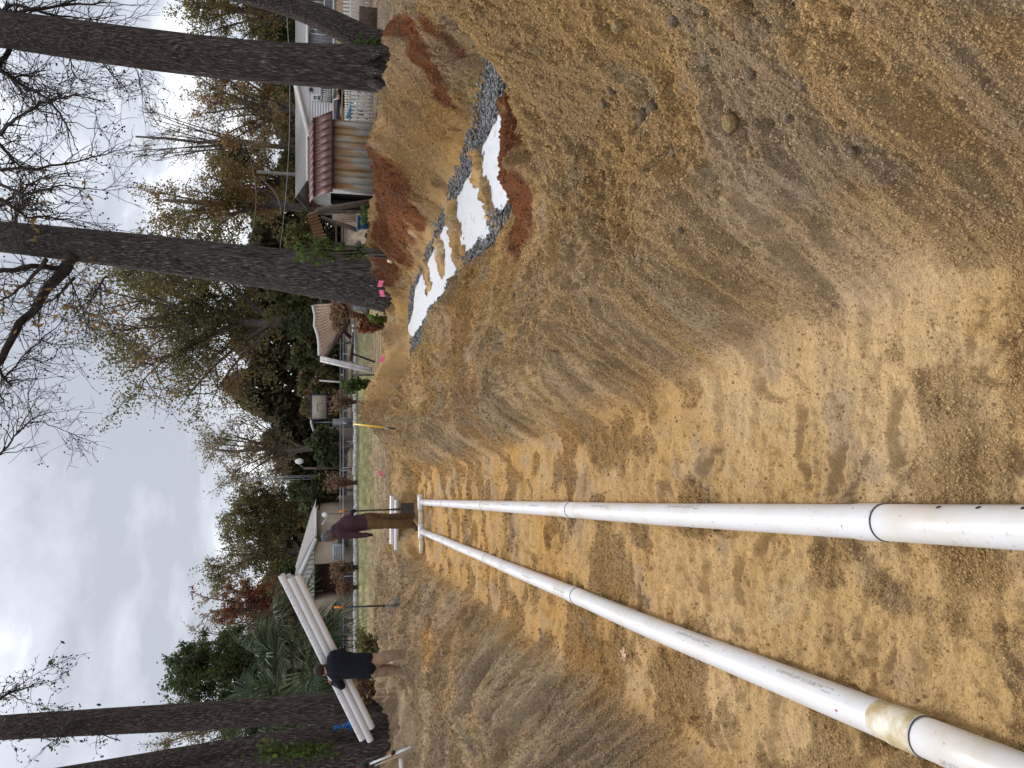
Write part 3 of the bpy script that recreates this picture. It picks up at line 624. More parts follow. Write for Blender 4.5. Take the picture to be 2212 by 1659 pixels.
# ------------------------------------------------------------------ pink marking flags
M_PINK = mat('pink_flag_plastic', (1.0, .21, .36), .45, .06); M_WIRE = mat('flag_wire', (.25, .25, .26), .4, metal=.6)
FL = [(822, 613, 13.6, 'pink marking flag against the middle trunk, the one nearer the red clay'), (825, 634, 13.7, 'pink marking flag against the middle trunk, the one nearer the corrugated roof'), (826, 776, 14.6, 'pink marking flag on the tall sand pile below the collapsed corrugated roof'),
      (822, 1023, 17.2, 'pink marking flag in the leaf litter past the yellow shovel'), (832, 1195, 17.0, 'pink marking flag beside the yellow handled hammer'), (825, 1240, 17.6, 'double pink marking flag between the hammer and the standing black shovel')]
for i, (dx, dy, Y0, lab) in enumerate(FL):
    p = onY(dx, dy, Y0); zb = min(ground(p[0], p[1]) - .05, p[2] - .12)
    fl = thing('marking_flag', (p[0], p[1], zb), lab, 'flag', 'pink marking flags along the diggings')
    g = MB(); nx, nz_ = 6, 4
    for dbl in range(2 if i == 5 else 1):
        V = [];
        for a in range(nx + 1):
            for b in range(nz_ + 1):
                u = a / nx - .5; v = b / nz_ - .5; V.append(p + np.array([u * .12 + .03 * dbl, .02 * sin(u * 7 + i) + .03 * dbl, v * .085 + .035 * u * (1 if i % 2 else -1) - .05 * dbl]))
        g.add(V, [[a * (nz_ + 1) + b, (a + 1) * (nz_ + 1) + b, (a + 1) * (nz_ + 1) + b + 1, a * (nz_ + 1) + b + 1] for a in range(nx) for b in range(nz_)])
    g.build('flag_sheet', M_PINK, fl); g = MB(); g.tube([(p[0] - .055, p[1], zb), (p[0] - .058, p[1], p[2] + .05)], .0022, 5); g.build('flag_wire', M_WIRE, fl)
# ------------------------------------------------------------------ tools
M_BLK = mat('black_fibreglass', (.018, .018, .02), .45); M_ORG = mat('orange_grip', (.85, .28, .02), .5); M_STEEL = mat('worn_steel', (.16, .17, .15), .5, .35, 12, metal=.5)
M_YEL = mat('yellow_fibreglass', (.80, .50, .03), .4); M_SHAFT = mat('dark_shaft', (.055, .045, .04), .5)
def shovel(name, top, bot, ratio_grip, mats, blade, lab, cat='shovel', bw=.20, bh=.24, round_pt=True, yaw=0):
    top = np.array(top); bot = np.array(bot); d = (bot - top); L = np.linalg.norm(d); d /= L
    root = thing(name, tuple(bot), lab, cat)
    g = MB(); g.tube([top, top + d * L * ratio_grip], [.019, .018], 12); g.build('grip', mats[0], root, smooth=True)
    g = MB(); g.tube([top + d * L * ratio_grip, bot - d * .10], [.0165, .0165], 12); g.build('shaft', mats[1], root, smooth=True)
    g = MB(); g.tube([bot - d * .18, bot - d * .04, bot + d * .05], [.022, .024, .012], 12); g.build('socket', mats[2], root, smooth=True)
    if blade:
        x = np.array([cos(yaw), sin(yaw), 0]); x -= d * x.dot(d); x /= np.linalg.norm(x); nrm = np.cross(x, d); g = MB(); V = []; nu, nv = 8, 8
        for a in range(nu + 1):
            for b in range(nv + 1):
                u = a / nu * 2 - 1; v = b / nv; wv = bw / 2 * (1 if not round_pt else (1 if v < .45 else max(.05, 1 - ((v - .45) / .55) ** 2)))
                V.append(bot + x * u * wv + d * v * bh + nrm * (.028 * u * u + .012 * v))
        q = [[a * (nv + 1) + b, (a + 1) * (nv + 1) + b, (a + 1) * (nv + 1) + b + 1, a * (nv + 1) + b + 1] for a in range(nu) for b in range(nv)]
        g.add(V, q); g.add([p + nrm * .003 for p in V], [w[::-1] for w in q]); g.build('blade', mats[2], root, smooth=True)
    return root
shovel('shovel', onY(722, 1312, 14.3), onY(852, 1308, 14.0), .155, (M_ORG, M_BLK, M_STEEL), True, 'black shovel with orange grip standing in the sand near the palm', bw=.26, bh=.16, round_pt=False)
shovel('shovel', onY(742, 913, 14.6), onY(850, 926, 13.9), .20, (M_BLK, M_YEL, M_SHAFT), False, 'yellow handled shovel with black grip stuck in the sand mound')
shovel('shovel', onY(733, 1105, 14.55), onY(866, 1100, 14.35), .09, (M_ORG, M_SHAFT, mat('dark_blade', (.05, .042, .035), .7, .3)), True, 'dark square shovel with orange grip held by the man in brown', bw=.23, bh=.26, round_pt=False)
ham = onY(853, 1197, 16.2); gz0 = ground(ham[0], ham[1]); hr = thing('hammer', tuple(ham), 'yellow handled hammer lying on the sand by a pink flag', 'hammer')
g = MB(); h1 = onY(840, 1179, 16.4); h2 = onY(856, 1200, 16.1); g.tube([h1, h2], [.024, .018], 10); g.build('handle', mat('yellow_wood', (.72, .47, .10), .5), hr, smooth=True)
g = MB(); g.tube([onY(857.5, 1203, 16.05), onY(861, 1196, 16.05)], [.035, .028], 10); g.build('head', mat('grey_hammer_head', (.12, .16, .18), .5, metal=.4), hr, smooth=True)
g = MB(); s1 = onY(856, 1184, 16.2); s2 = onY(857, 1262, 16.5); g.tube([s1, s2], [.02, .02], 8); tag(g.build('wood_stick', mat('tan_stick', (.60, .42, .17), .7)), 'long tan stick lying level on the sand behind the hammer', 'stick')
# short cut pipes lying across the end of the trench
for (vd, ya, yb, Y0, r, lab) in ((848.5, 1070, 1174, 15.1, .060, 'thick white pipe length lying across behind the man in brown'), (857.5, 1079, 1187, 14.9, .046, 'thinner white pipe length lying just below the thick one behind the man in brown')):
    a, b = onY(vd, ya, Y0), onY(vd - .5, yb, Y0 + .15); g = MB(); d = (b - a) / np.linalg.norm(b - a)
    o = thing('pipe_length', tuple(a), lab, 'pipe', None); g.tube([a, b], [r, r], 24, cap=False); g.tube([a + d * .001, b - d * .001], [r * .93, r * .93], 24, cap=False); g.build('tube_wall', M_PVC2, o, smooth=True)
    for e0, sg in ((a, 1), (b, -1)): g = MB(); g.tube([e0 + d * sg * .05, e0 + d * sg * .055], [r * .92, r * .92], 24); g.build('bore_shade', M_HOLE, o)  # dark disc in each end, painted as the shade of the bore
    z = min(a[2], b[2]) - r; gg = ground(a[0], a[1])
# laser level tripod with folded white legs
tr = onY(797, 1648, 11.6); tp = thing('tripod', tuple(onY(888, 1610, 11.4)), 'white tripod legs with black clamp leaning on the left bank', 'tripod')
def L(a, b, r, m_, nm, sides=10): g = MB(); g.tube([a, b], [r, r], sides); g.build(nm, m_, tp, smooth=True)
M_WP = mat('white_tool_paint', (.72, .72, .70), .4)
b0 = onY(889, 1613, 11.4); t0 = onY(795, 1652, 11.7)
L(t0 * .96 + b0 * .04, b0 * .55 + t0 * .45, .016, M_WP, 'leg'); L(b0 * .58 + t0 * .42, b0, .021, M_WP, 'lower_tube'); L(onY(810, 1654, 11.75), onY(893, 1620, 11.45), .009, mat('tan_cord', (.45, .36, .25), .8), 'brace')
L(onY(846, 1627, 11.52), onY(853, 1625, 11.5), .034, M_BLK, 'clamp'); L(onY(845, 1630, 11.5), onY(846.5, 1629, 11.5), .036, mat('red_plastic', (.6, .03, .03), .4), 'clamp_ring')
g = MB(); hc = onY(788, 1656, 11.7); g.box(hc - [.05, .05, .05], hc + [.06, .05, .07]); g.build('head', M_BLK, tp); g = MB(); g.ball(hc + [-.03, -.02, .10], .045); g.build('head_cap', MATS['red_plastic'], tp, smooth=True)
a = onY(868, 1648, 11.5); b = onY(871, 1662, 11.5); g = MB(); g.tube([onY(866, 1640, 11.5) + [0, 0, .0], b + [-.25, .1, 0]], [.035, .035], 20); tag(g.build('pipe_length', M_PVC2, smooth=True), 'white pipe end sticking out of the dark bank beside the tripod', 'pipe')
# ------------------------------------------------------------------ bark, leaves
def bark_mat(name, dark_, light, sc=(14, 14, 2.2), moss=None):
    m = bpy.data.materials.new(name); m.use_nodes = True; t = m.node_tree; b = t.nodes['Principled BSDF']; b.inputs['Roughness'].default_value = .95; b.inputs['Specular IOR Level'].default_value = .1
    L = t.links.new; co = t.nodes.new('ShaderNodeTexCoord'); mp = t.nodes.new('ShaderNodeMapping'); mp.inputs['Scale'].default_value = sc; L(co.outputs['Object'], mp.inputs[0])
    n1 = t.nodes.new('ShaderNodeTexNoise'); n1.inputs['Scale'].default_value = 1.6; n1.inputs['Detail'].default_value = 6; n1.inputs['Roughness'].default_value = .6; L(mp.outputs[0], n1.inputs[0])
    v1 = t.nodes.new('ShaderNodeTexVoronoi'); v1.feature = 'DISTANCE_TO_EDGE'; v1.inputs['Scale'].default_value = 1.5
    ad = t.nodes.new('ShaderNodeVectorMath'); ad.operation = 'MULTIPLY_ADD'; L(n1.outputs['Color'], ad.inputs[0]); ad.inputs[1].default_value = (.9, .9, .9); L(mp.outputs[0], ad.inputs[2]); L(ad.outputs[0], v1.inputs['Vector'])
    ed = t.nodes.new('ShaderNodeMapRange'); ed.inputs[1].default_value = .40; ed.inputs[2].default_value = .62; L(n1.outputs['Fac'], ed.inputs[0])
    n2 = t.nodes.new('ShaderNodeTexNoise'); n2.inputs['Scale'].default_value = 1.3; n2.inputs['Detail'].default_value = 4; L(co.outputs['Object'], n2.inputs[0])
    mx = t.nodes.new('ShaderNodeMixRGB'); mx.inputs[1].default_value = (*dark_, 1); mx.inputs[2].default_value = (*light, 1)
    L(mth('MULTIPLY', ed.outputs[0], mth('ADD', mth('MULTIPLY', n1.outputs['Fac'], .8, tree=t), .35, tree=t), tree=t), mx.inputs[0])
    m2 = t.nodes.new('ShaderNodeMixRGB'); L(mx.outputs[0], m2.inputs[1]); m2.inputs[2].default_value = (*(moss or tuple(c * .6 for c in light)), 1)
    r2 = t.nodes.new('ShaderNodeMapRange'); r2.inputs[1].default_value = .5; r2.inputs[2].default_value = .75; r2.inputs[4].default_value = .55; L(n2.outputs['Fac'], r2.inputs[0]); L(r2.outputs[0], m2.inputs[0]); L(m2.outputs[0], b.inputs['Base Color'])
    bp = t.nodes.new('ShaderNodeBump'); bp.inputs['Strength'].default_value = 1; bp.inputs['Distance'].default_value = .06; L(mth('ADD', ed.outputs[0], mth('MULTIPLY', n1.outputs['Fac'], .5, tree=t), tree=t), bp.inputs['Height']); L(bp.outputs[0], b.inputs['Normal'])
    MATS[name] = m; return m
M_BARK = bark_mat('grey_brown_bark', (.045, .037, .034), (.27, .235, .215))
M_BARK2 = bark_mat('ridged_grey_bark', (.042, .036, .034), (.36, .325, .30), (34, 34, 2.6))
M_BARKM = bark_mat('reddish_bark', (.046, .037, .034), (.31, .255, .235), (34, 34, 3.0))
M_BARKF = mat('far_bark', (.12, .10, .085), .95, .35, 3)
M_TWIG = mat('dark_twig', (.045, .036, .034), .9, .3, 6)
M_TWIGL = mat('grey_twig', (.15, .125, .105), .9, .3, 6)
def leaf_mat(name, c0, c1):
    m = bpy.data.materials.new(name); m.use_nodes = True; t = m.node_tree; b = t.nodes['Principled BSDF']; b.inputs['Roughness'].default_value = .75; b.inputs['Specular IOR Level'].default_value = .15
    gi = t.nodes.new('ShaderNodeNewGeometry'); r = t.nodes.new('ShaderNodeValToRGB'); t.links.new(gi.outputs['Random Per Island'], r.inputs[0])
    r.color_ramp.elements[0].color = (*c0, 1); r.color_ramp.elements[1].color = (*c1, 1); t.links.new(r.outputs[0], b.inputs['Base Color'])
    tr = t.nodes.new('ShaderNodeBsdfTranslucent'); t.links.new(r.outputs[0], tr.inputs[0]); mxs_ = t.nodes.new('ShaderNodeMixShader'); mxs_.inputs[0].default_value = .3
    o = t.nodes['Material Output']; t.links.new(b.outputs[0], mxs_.inputs[1]); t.links.new(tr.outputs[0], mxs_.inputs[2]); t.links.new(mxs_.outputs[0], o.inputs[0]); MATS[name] = m; return m
LF = {'olive': leaf_mat('olive_leaves', (.075, .085, .030), (.20, .19, .075)), 'rust': leaf_mat('rust_leaves', (.20, .125, .045), (.40, .25, .10)), 'tanleaf': leaf_mat('tan_leaves', (.22, .165, .09), (.42, .32, .19)),
      'red': leaf_mat('red_brown_leaves', (.15, .055, .03), (.34, .15, .075)), 'dark': leaf_mat('dark_evergreen_leaves', (.042, .060, .030), (.125, .145, .065)), 'green': leaf_mat('green_leaves', (.035, .065, .016), (.13, .18, .045)),
      'olive2': leaf_mat('pale_olive_leaves', (.12, .115, .042), (.30, .25, .10)), 'brush': leaf_mat('brown_brush', (.15, .095, .06), (.32, .20, .12)), 'fresh': leaf_mat('fresh_green_leaves', (.06, .12, .015), (.19, .27, .04))}
def leaves(mb, ctr, size, seed, m=0, asp=1.7, flat=1.0):
    r = np.random.default_rng(seed); n = len(ctr); a = r.normal(size=(n, 3)); a /= np.linalg.norm(a, axis=1, keepdims=True); b = r.normal(size=(n, 3)); b -= a * (a * b).sum(1, keepdims=True); b /= np.linalg.norm(b, axis=1, keepdims=True)
    s = (size * (.55 + .9 * r.random(n)))[:, None]; a = a * [1, 1, flat]; b = b * [1, 1, flat]
    v = np.stack([ctr - a * s * asp / 2, ctr + b * s / 2, ctr + a * s * asp / 2, ctr - b * s / 2], 1).reshape(-1, 3)
    mb.add(v, (np.arange(n)[:, None] * 4 + np.arange(4)[None]), m=m)
def bez(a, b, c, n): 
    t = np.linspace(0, 1, n)[:, None]; return (1 - t) ** 2 * a + 2 * t * (1 - t) * b + t * t * c
def tree(name, label, base, H, rx, rz, ccz, seed, leafs, tr=.28, nl=9000, lsz=.15, n1=10, n2=6, n3=5, bark=None, cat='tree', group=None, twig=True, cx=0.0, ry=None, droop=.0, tw=.012, up=.55):
    r = np.random.default_rng(seed); base = np.array(base, float); ry = ry or rx * .8
    C = base + np.array([cx, 0, ccz]); R = np.array([rx, ry, rz])
    root = thing(name, tuple(base), label, cat, group); bark = bark or M_BARKF
    top = C + np.array([0, 0, rz * .35]); n = 8; P = np.linspace(0, 1, n)[:, None] * (top - base) + base; P[1:-1, :2] += r.normal(0, .12 * tr * 3, (n - 2, 2)); P[0, 2] -= .3
    mb = MB(); mb.tube(P, np.linspace(tr, tr * .30, n) * np.r_[1.25, np.ones(n - 1)], 9); mb.build('trunk', bark, root, smooth=True)
    limb = MB(); pts = []
    for i in range(n1):
        th = 2 * pi * (i + r.random() * .8) / n1 * 1.618 * 2; ph = r.uniform(-.35, 1.0); d = np.array([cos(th) * cos(ph), sin(th) * cos(ph), sin(ph)])
        T = C + d * R * r.uniform(.6, .92); k = np.clip((T[2] - base[2]) / (top[2] - base[2]) * r.uniform(.35, .7), .18, .95); S = base + (top - base) * k
        mid = S + (T - S) * .5 + np.array([0, 0, np.linalg.norm(T - S) * .16 * (1 - 2 * droop)]); L1 = bez(S, mid, T, 7); r1 = tr * .38 * (1 - .5 * k)
        limb.tube(L1, np.linspace(r1, r1 * .22, 7), 6, cap=False)
        for j in range(n2):
            u = r.uniform(.3, 1.0); S2 = L1[min(6, int(u * 6))]; d2 = r.normal(size=3); d2[2] += up - droop; d2 += 1.1 * (S2 - C) / R; d2 /= np.linalg.norm(d2); T2 = S2 + d2 * R.mean() * r.uniform(.25, .5)
            q = (T2 - C) / R; qn = np.linalg.norm(q); 
            if qn > 1: T2 = C + q / qn * R
            m2 = (S2 + T2) / 2 + r.normal(0, .05, 3) * R.mean(); L2 = bez(S2, m2, T2, 5); r2 = max(tw * 1.4, r1 * .30); limb.tube(L2, np.linspace(r2, r2 * .4, 5), 4, cap=False)
            for l in range(n3):
                S3 = L2[r.integers(1, 5)]; d3 = r.normal(size=3) + .9 * d2; d3[2] += .3 * up - droop; d3 /= np.linalg.norm(d3); T3 = S3 + d3 * R.mean() * r.uniform(.12, .26)
                L3 = bez(S3, (S3 + T3) / 2 + r.normal(0, .025, 3) * R.mean(), T3, 4)
                if twig: limb.tube(L3, [tw, tw * .9, tw * .7, tw * .4], 3, cap=False)
                pts.append(L3)
    limb.build('branches', bark if bark is not M_BARKF or True else M_TWIGL, root)
    if nl:
        pts = np.concatenate(pts); wts = [w for _, w in leafs]; tot = sum(wts)
        cl = vnoise(pts[:, 0] / R.mean() * 3.2 + 9, pts[:, 2] / R.mean() * 3.2 + seed, seed)
        for (ln, w) in leafs:
            m_ = int(nl * 1.9 * w / tot); 
            sel = np.argsort(np.abs(cl - (leafs.index((ln, w)) + .5) / len(leafs)) + r.random(len(cl)) * .5)[:max(50, int(len(cl) * (1.3 / len(leafs))))]
            idx = sel[r.integers(0, len(sel), m_)]; c_ = pts[idx] + r.normal(0, 1, (m_, 3)) * R.mean() * .045
            g = MB(); leaves(g, c_, lsz * .66, seed + 5); g.build('crown', LF[ln], root)
    return root
def at_bg(xd, yd, Y): p = onY(xd, yd, Y); return (p[0], Y, ground(p[0], Y))
def bgtree(label, yc, vtop, vbot, halfw, Y, seed, leafs, name='tree', **k):
    """crown between rows vtop and vbot of the photo, trunk at column yc, at distance Y"""
    b = at_bg(745, yc, Y); zt = onY(vtop, yc, Y)[2]; zb = onY(vbot, yc, Y)[2]; w = halfw / FD * Y
    return tree(name, label, b, zt - b[2], w, (zt - zb) / 2, (zt + zb) / 2 - b[2], seed, leafs, **k)
# ------------------------------------------------------------------ wood behind everything
bgtree('huge spreading olive green oak behind the collapsed corrugated roof', 700, 130, 640, 215, 56, 11, [('olive', 4), ('olive2', 2), ('rust', 1)], 'oak_tree', nl=21000, lsz=.17, n1=20, n2=9, n3=7, tr=.5, bark=M_BARKF, tw=.022)
bgtree('tall russet leafed tree just beyond the middle trunk, right of the oak', 455, 205, 640, 95, 60, 12, [('rust', 3), ('olive2', 2)], 'oak_tree', nl=6500, lsz=.16, n1=13, n2=7, n3=5, tr=.42, tw=.02)
bgtree('bare fine twigged tree topping out above the russet ones', 330, 215, 450, 70, 64, 13, [('tanleaf', 1)], 'bare_tree', nl=500, lsz=.12, n1=11, n2=9, n3=7, tr=.26, tw=.018, up=.9)
bgtree('wide orange brown tree behind the rusty shed and grey house', 250, 360, 655, 125, 58, 14, [('rust', 3), ('tanleaf', 2), ('olive2', 1)], 'oak_tree', nl=7500, lsz=.15, n1=14, n2=7, n3=5, tr=.40, tw=.02)
bgtree('brown and olive tree between the rusty shed and the middle trunk', 400, 400, 680, 95, 66, 15, [('olive2', 3), ('rust', 2)], 'oak_tree', nl=8500, lsz=.18, n1=12, n2=7, n3=5, tr=.38, tw=.02)
bgtree('mixed olive tree over the grey house between the two right hand trunks', 45, 310, 660, 95, 60, 16, [('olive', 2), ('rust', 1)], 'oak_tree', nl=6500, lsz=.16, n1=13, n2=7, n3=5, tr=.40, tw=.02)
bgtree('pale half bare tree left of the great oak with thin tan leaves', 965, 350, 690, 100, 62, 17, [('tanleaf', 3), ('olive2', 1)], 'bare_tree', nl=4200, lsz=.14, n1=12, n2=8, n3=6, tr=.32, bark=M_TWIGL, tw=.02)
bgtree('olive tree directly behind the man in brown', 1085, 440, 735, 75, 66, 18, [('olive', 2), ('rust', 1), ('dark', 1)], 'oak_tree', nl=7000, lsz=.17, n1=12, n2=7, n3=5, tr=.34, tw=.02)
bgtree('dense green and brown tree behind the brick house roof', 1185, 375, 720, 90, 64, 19, [('olive2', 2), ('olive', 2), ('tanleaf', 1)], 'oak_tree', nl=7500, lsz=.16, n1=13, n2=8, n3=5, tr=.36, tw=.02)
bgtree('red brown leafed tree above the upper end of the carried pipes', 1300, 360, 640, 65, 56, 20, [('red', 3), ('tanleaf', 1)], 'oak_tree', nl=4500, lsz=.16, n1=11, n2=7, n3=5, tr=.28, tw=.018)
bgtree('bare twiggy tree top rising beside the red brown one', 1365, 345, 560, 65, 60, 21, [('tanleaf', 1)], 'bare_tree', nl=300, lsz=.12, n1=11, n2=8, n3=7, tr=.25, bark=M_TWIGL, tw=.018, up=.9)
bgtree('dark green evergreen standing behind the palm', 1425, 290, 640, 92, 44, 22, [('dark', 3), ('green', 1)], 'evergreen_tree', nl=17000, lsz=.15, n1=14, n2=7, n3=5, tr=.3, tw=.016)
bgtree('sparse grey tree seen between the two vine covered trunks', 1540, 250, 620, 60, 50, 23, [('tanleaf', 2), ('olive', 1)], 'bare_tree', nl=1800, lsz=.13, n1=11, n2=8, n3=7, tr=.24, bark=M_TWIGL, tw=.016, up=.8)
bgtree('green leafed tree low behind the leftmost trunks', 1610, 380, 740, 80, 46, 24, [('dark', 2), ('olive', 2)], 'evergreen_tree', nl=9000, lsz=.17, n1=10, n2=7, n3=5, tr=.24, tw=.016)
# undergrowth: each bush its own thing
def bush(label, yc, vtop, halfw, Y, seed, leafs, nl=5000, lsz=.2, name='evergreen_bush', vb=755, **k):
    b = at_bg(vb, yc, Y); zt = onY(vtop, yc, Y)[2]; w = halfw / FD * Y; h = zt - b[2]
    return tree(name, label, b, h, w, h * .52, h * .50, seed, leafs, tr=.10, nl=nl, lsz=lsz, n1=12, n2=5, n3=4, cat='bush', tw=.014, **k)
BU = [('tall dark thicket under the great oak', 640, 560, 85, 50, [('dark', 2), ('olive', 3)], 13000), ('dark thicket left of the collapsed corrugated roof', 740, 600, 75, 52, [('olive', 2), ('dark', 2)], 10000), ('brownish thicket left of the big oak by the backboard', 850, 640, 70, 56, [('brush', 1), ('olive', 2)], 8000),
      ('round black green bush right of the street lamp', 965, 655, 48, 49, [('dark', 1)], 9000), ('black green bush just left of the street lamp', 1060, 610, 40, 52, [('dark', 2), ('olive', 1)], 8000), ('dark hedge behind the satellite dish', 1120, 640, 45, 54, [('dark', 2), ('olive', 1)], 7000),
      ('olive thicket behind the shed roof and pole', 400, 600, 80, 62, [('olive2', 2), ('olive', 1)], 9000), ('dark brush over the grey house roof by the big right trunk', 235, 590, 95, 66, [('brush', 2), ('olive', 2)], 9000), ('dark green brush above the grey house by the leaning trunk', 70, 545, 90, 64, [('dark', 1), ('olive', 3)], 9000),
      ('olive thicket right behind the middle trunk', 545, 590, 70, 56, [('olive', 2), ('olive2', 1)], 9000), ('dark bush above the brick house roof', 1240, 600, 55, 58, [('dark', 2), ('olive', 1)], 7000), ('reddish thicket behind the palm and carried pipes', 1340, 560, 65, 50, [('red', 1), ('olive', 1), ('brush', 1)], 7000),
      ('dark green undergrowth behind the left trunks', 1570, 640, 70, 34, [('dark', 1), ('green', 1)], 7000), ('low green undergrowth at the far left edge', 1680, 660, 70, 30, [('dark', 1), ('green', 1)], 5000)]
for i, (lab, yc, vt, hw, Y0, lf, nl_) in enumerate(BU): bush(lab, yc, vt, hw, Y0, 40 + i, lf, nl_)
# far tree line closing the view
r = np.random.default_rng(77); g = MB(); n = 60000; fx = r.uniform(-75, 75, n); zh = 4 + 5 * vnoise(fx * .12, fx * 0, 5) + 3 * vnoise(fx * .5, fx * 0, 6); fy = 74 + 6 * r.random(n); fz = .4 + zh * r.random(n) ** .8
leaves(g, np.stack([fx, fy, fz], 1), .55, 78); tag(g.build('far_woods', leaf_mat('far_wood_leaves', (.035, .038, .018), (.13, .11, .06))), kind='stuff')
# brown bare shrubs by the kerb
def shrub(label, yc, vtop, vb, halfw, Y, seed, col='brush', n=70, nl=900, grp=None):
    r = np.random.default_rng(seed); b = np.array(at_bg(vb, yc, Y)); zt = onY(vtop, yc, Y)[2]; w = halfw / FD * Y; h = max(.4, zt - b[2]); root = thing('shrub', tuple(b), label, 'shrub', grp); g = MB(); tips = []
    for i in range(n):
        a = r.random() * 6.28; k = r.random() ** .6; e = b + np.array([cos(a) * w * k, sin(a) * w * k, h * (.55 + .45 * r.random())]); L = bez(b + r.normal(0, .05, 3) * [1, 1, 0], b + (e - b) * [.3, .3, .7], e, 4); g.tube(L, [.014, .011, .008, .004], 3, cap=False); tips.append(L[1:])
    g.build('stems', M_TWIGL if col != 'brush' else mat('brown_stems', (.13, .075, .05), .9, .3), root); t = np.concatenate(tips); c_ = t[r.integers(0, len(t), nl)] + r.normal(0, w * .10, (nl, 3)); g = MB(); leaves(g, c_, .07, seed); g.build('dry_leaves', LF[col], root)
shrub('brown dry shrub by the kerb left of the street lamp', 1042, 702, 768, 24, 41.5, 61); shrub('brown dry shrub in front of the brick house corner', 1225, 712, 772, 28, 40.5, 62); shrub('thin brown shrub in front of the brick house porch', 1268, 728, 774, 22, 40, 63, n=50)
shrub('brown dry shrub by the kerb below the backboard', 868, 712, 766, 30, 41.2, 64); shrub('rusty bush at the foot of the collapsed corrugated roof', 705, 772, 838, 16, 17.2, 65, 'red', 60, 700); shrub('yellow green sapling at the foot of the collapsed roof', 690, 800, 835, 9, 16.8, 66, 'fresh', 30, 140)
shrub('bare twiggy shrub on the lawn right of the yellow shovel', 885, 772, 815, 28, 19.5, 67, n=45, nl=120); shrub('green weedy shrub growing up the white leaning post', 830, 735, 812, 20, 21, 68, 'green', 60, 800); shrub('green leafy vine shrub against the right side of the middle trunk', 545, 640, 815, 30, 14.6, 70, 'green', 40, 650); shrub('leafy weeds between the rusty shed and the clay pile', 470, 780, 826, 26, 17, 71, 'green', 40, 260); shrub('green weeds between the leaning trunk and the big right trunk', 110, 770, 835, 26, 13.2, 72, 'green', 50, 380)
shrub('low brown weeds under the carried pipes', 1490, 755, 842, 40, 16.5, 73, n=90, nl=900); shrub('dry grass at the foot of the palm', 1400, 770, 832, 50, 19.0, 74, 'olive2', 120, 1200)
# ------------------------------------------------------------------ big trunks in front
def trunk(name, label, pts, rads, bark, seed, ridges=.05, flare=1.25, zfix=True):
    r = np.random.default_rng(seed); P = np.array(pts, float); n = 60; u = np.linspace(0, 1, len(P)); uu = np.linspace(0, 1, n); path = np.stack([np.interp(uu, u, P[:, k]) for k in range(3)], 1)
    for k in range(3): path[:, k] = np.convolve(np.pad(path[:, k], 6, mode='edge'), np.ones(13) / 13, 'valid')
    R_ = np.interp(uu, u, rads); zrel = path[:, 2] - path[0, 2]; R_ = R_ * (1 + (flare - 1) * np.exp(-np.maximum(zrel, 0) / .35))
    root = thing(name, tuple(path[0]), label, 'tree'); g = MB(); sides = 48
    def fn(n_, s_): 
        a = np.arange(s_)[None] * 2 * pi / s_; z = zrel[:, None]
        lob = .10 * np.exp(-np.maximum(z, 0) / .4) * np.sin(a * 5 + seed); rid = fbm(np.cos(a) * 4.5 + seed + 0 * z, np.sin(a) * 4.5 + z * .35, 4, seed); return 1 + lob + ridges * rid
    g.tube(path, R_, sides, fn=fn); g.build('trunk', bark, root, smooth=True); return root, path, R_
def gz(p): return np.array([p[0], p[1], ground(p[0], p[1]) - .25])
bR = onY(835, 148, 13.2); TR, pR, _ = trunk('oak_tree', 'huge straight dark trunk on the right in front of the grey house', [gz(bR), onY(835, 148, 13.2), onY(600, 140, 13.3), onY(300, 105, 13.6), onY(0, 62, 14.0), onY(-260, 20, 14.6)], [.44, .40, .345, .33, .30, .26], M_BARKM, 3, flare=1.12)
TM, pM, _ = trunk('sweetgum_tree', 'middle trunk with pale ridged bark leaning right behind the fabric strip', [gz(onY(838, 620, 16.7)), onY(820, 618, 16.7), onY(700, 597, 16.7), onY(450, 562, 16.8), onY(200, 532, 17.0), onY(0, 510, 17.2), onY(-250, 488, 17.6)], [.62, .58, .50, .42, .37, .325, .27], M_BARK2, 4, flare=1.15)
bL = onY(800, 95, 14.0); TL, pL, _ = trunk('leaning_tree', 'rightmost trunk leaning steeply to the right edge', [gz(onY(815, 112, 14.0)), onY(800, 97, 14.0), onY(740, 60, 14.1), onY(640, 15, 14.3), onY(520, -18, 14.6), onY(300, -60, 15.2)], [.33, .28, .24, .21, .19, .17], M_BARKM, 5, flare=1.2)
T1, p1, _ = trunk('vine_tree', 'vine wrapped trunk nearest the palm on the left', [gz(onY(845, 1520, 17)), onY(840, 1520, 17), onY(500, 1543, 17.3), onY(0, 1572, 18), onY(-250, 1588, 18.6)], [.36, .34, .30, .26, .22], M_BARKM, 6, flare=1.1)
T2, p2, _ = trunk('vine_tree', 'second vine wrapped trunk on the left behind the blue tarp', [gz(onY(850, 1575, 15.4)), onY(845, 1575, 15.4), onY(500, 1628, 15.6), onY(250, 1668, 15.9), onY(-100, 1720, 16.6)], [.34, .32, .29, .26, .22], M_BARKM, 7, flare=1.1)
T3, p3, _ = trunk('vine_tree', 'leftmost broad trunk behind the white tripod legs', [gz(onY(850, 1638, 14.4)), onY(845, 1638, 14.4), onY(600, 1668, 14.6), onY(300, 1710, 15.0), onY(0, 1750, 15.6)], [.40, .37, .33, .30, .25], M_BARKM, 8, flare=1.1)
# exposed roots at the right trunk's foot
for k, (a, b_, c_) in enumerate((((800, 175), (825, 190), (838, 215)), ((790, 150), (822, 160), (836, 168)), ((800, 128), (815, 115), (838, 108)))):
    g = MB(); g.tube([onY(*a, 12.85), onY(*b_, 12.75), onY(*c_, 12.6) - [0, 0, .12]], [.10, .075, .045], 8); g.build('root', M_BARKM, TR, smooth=True)
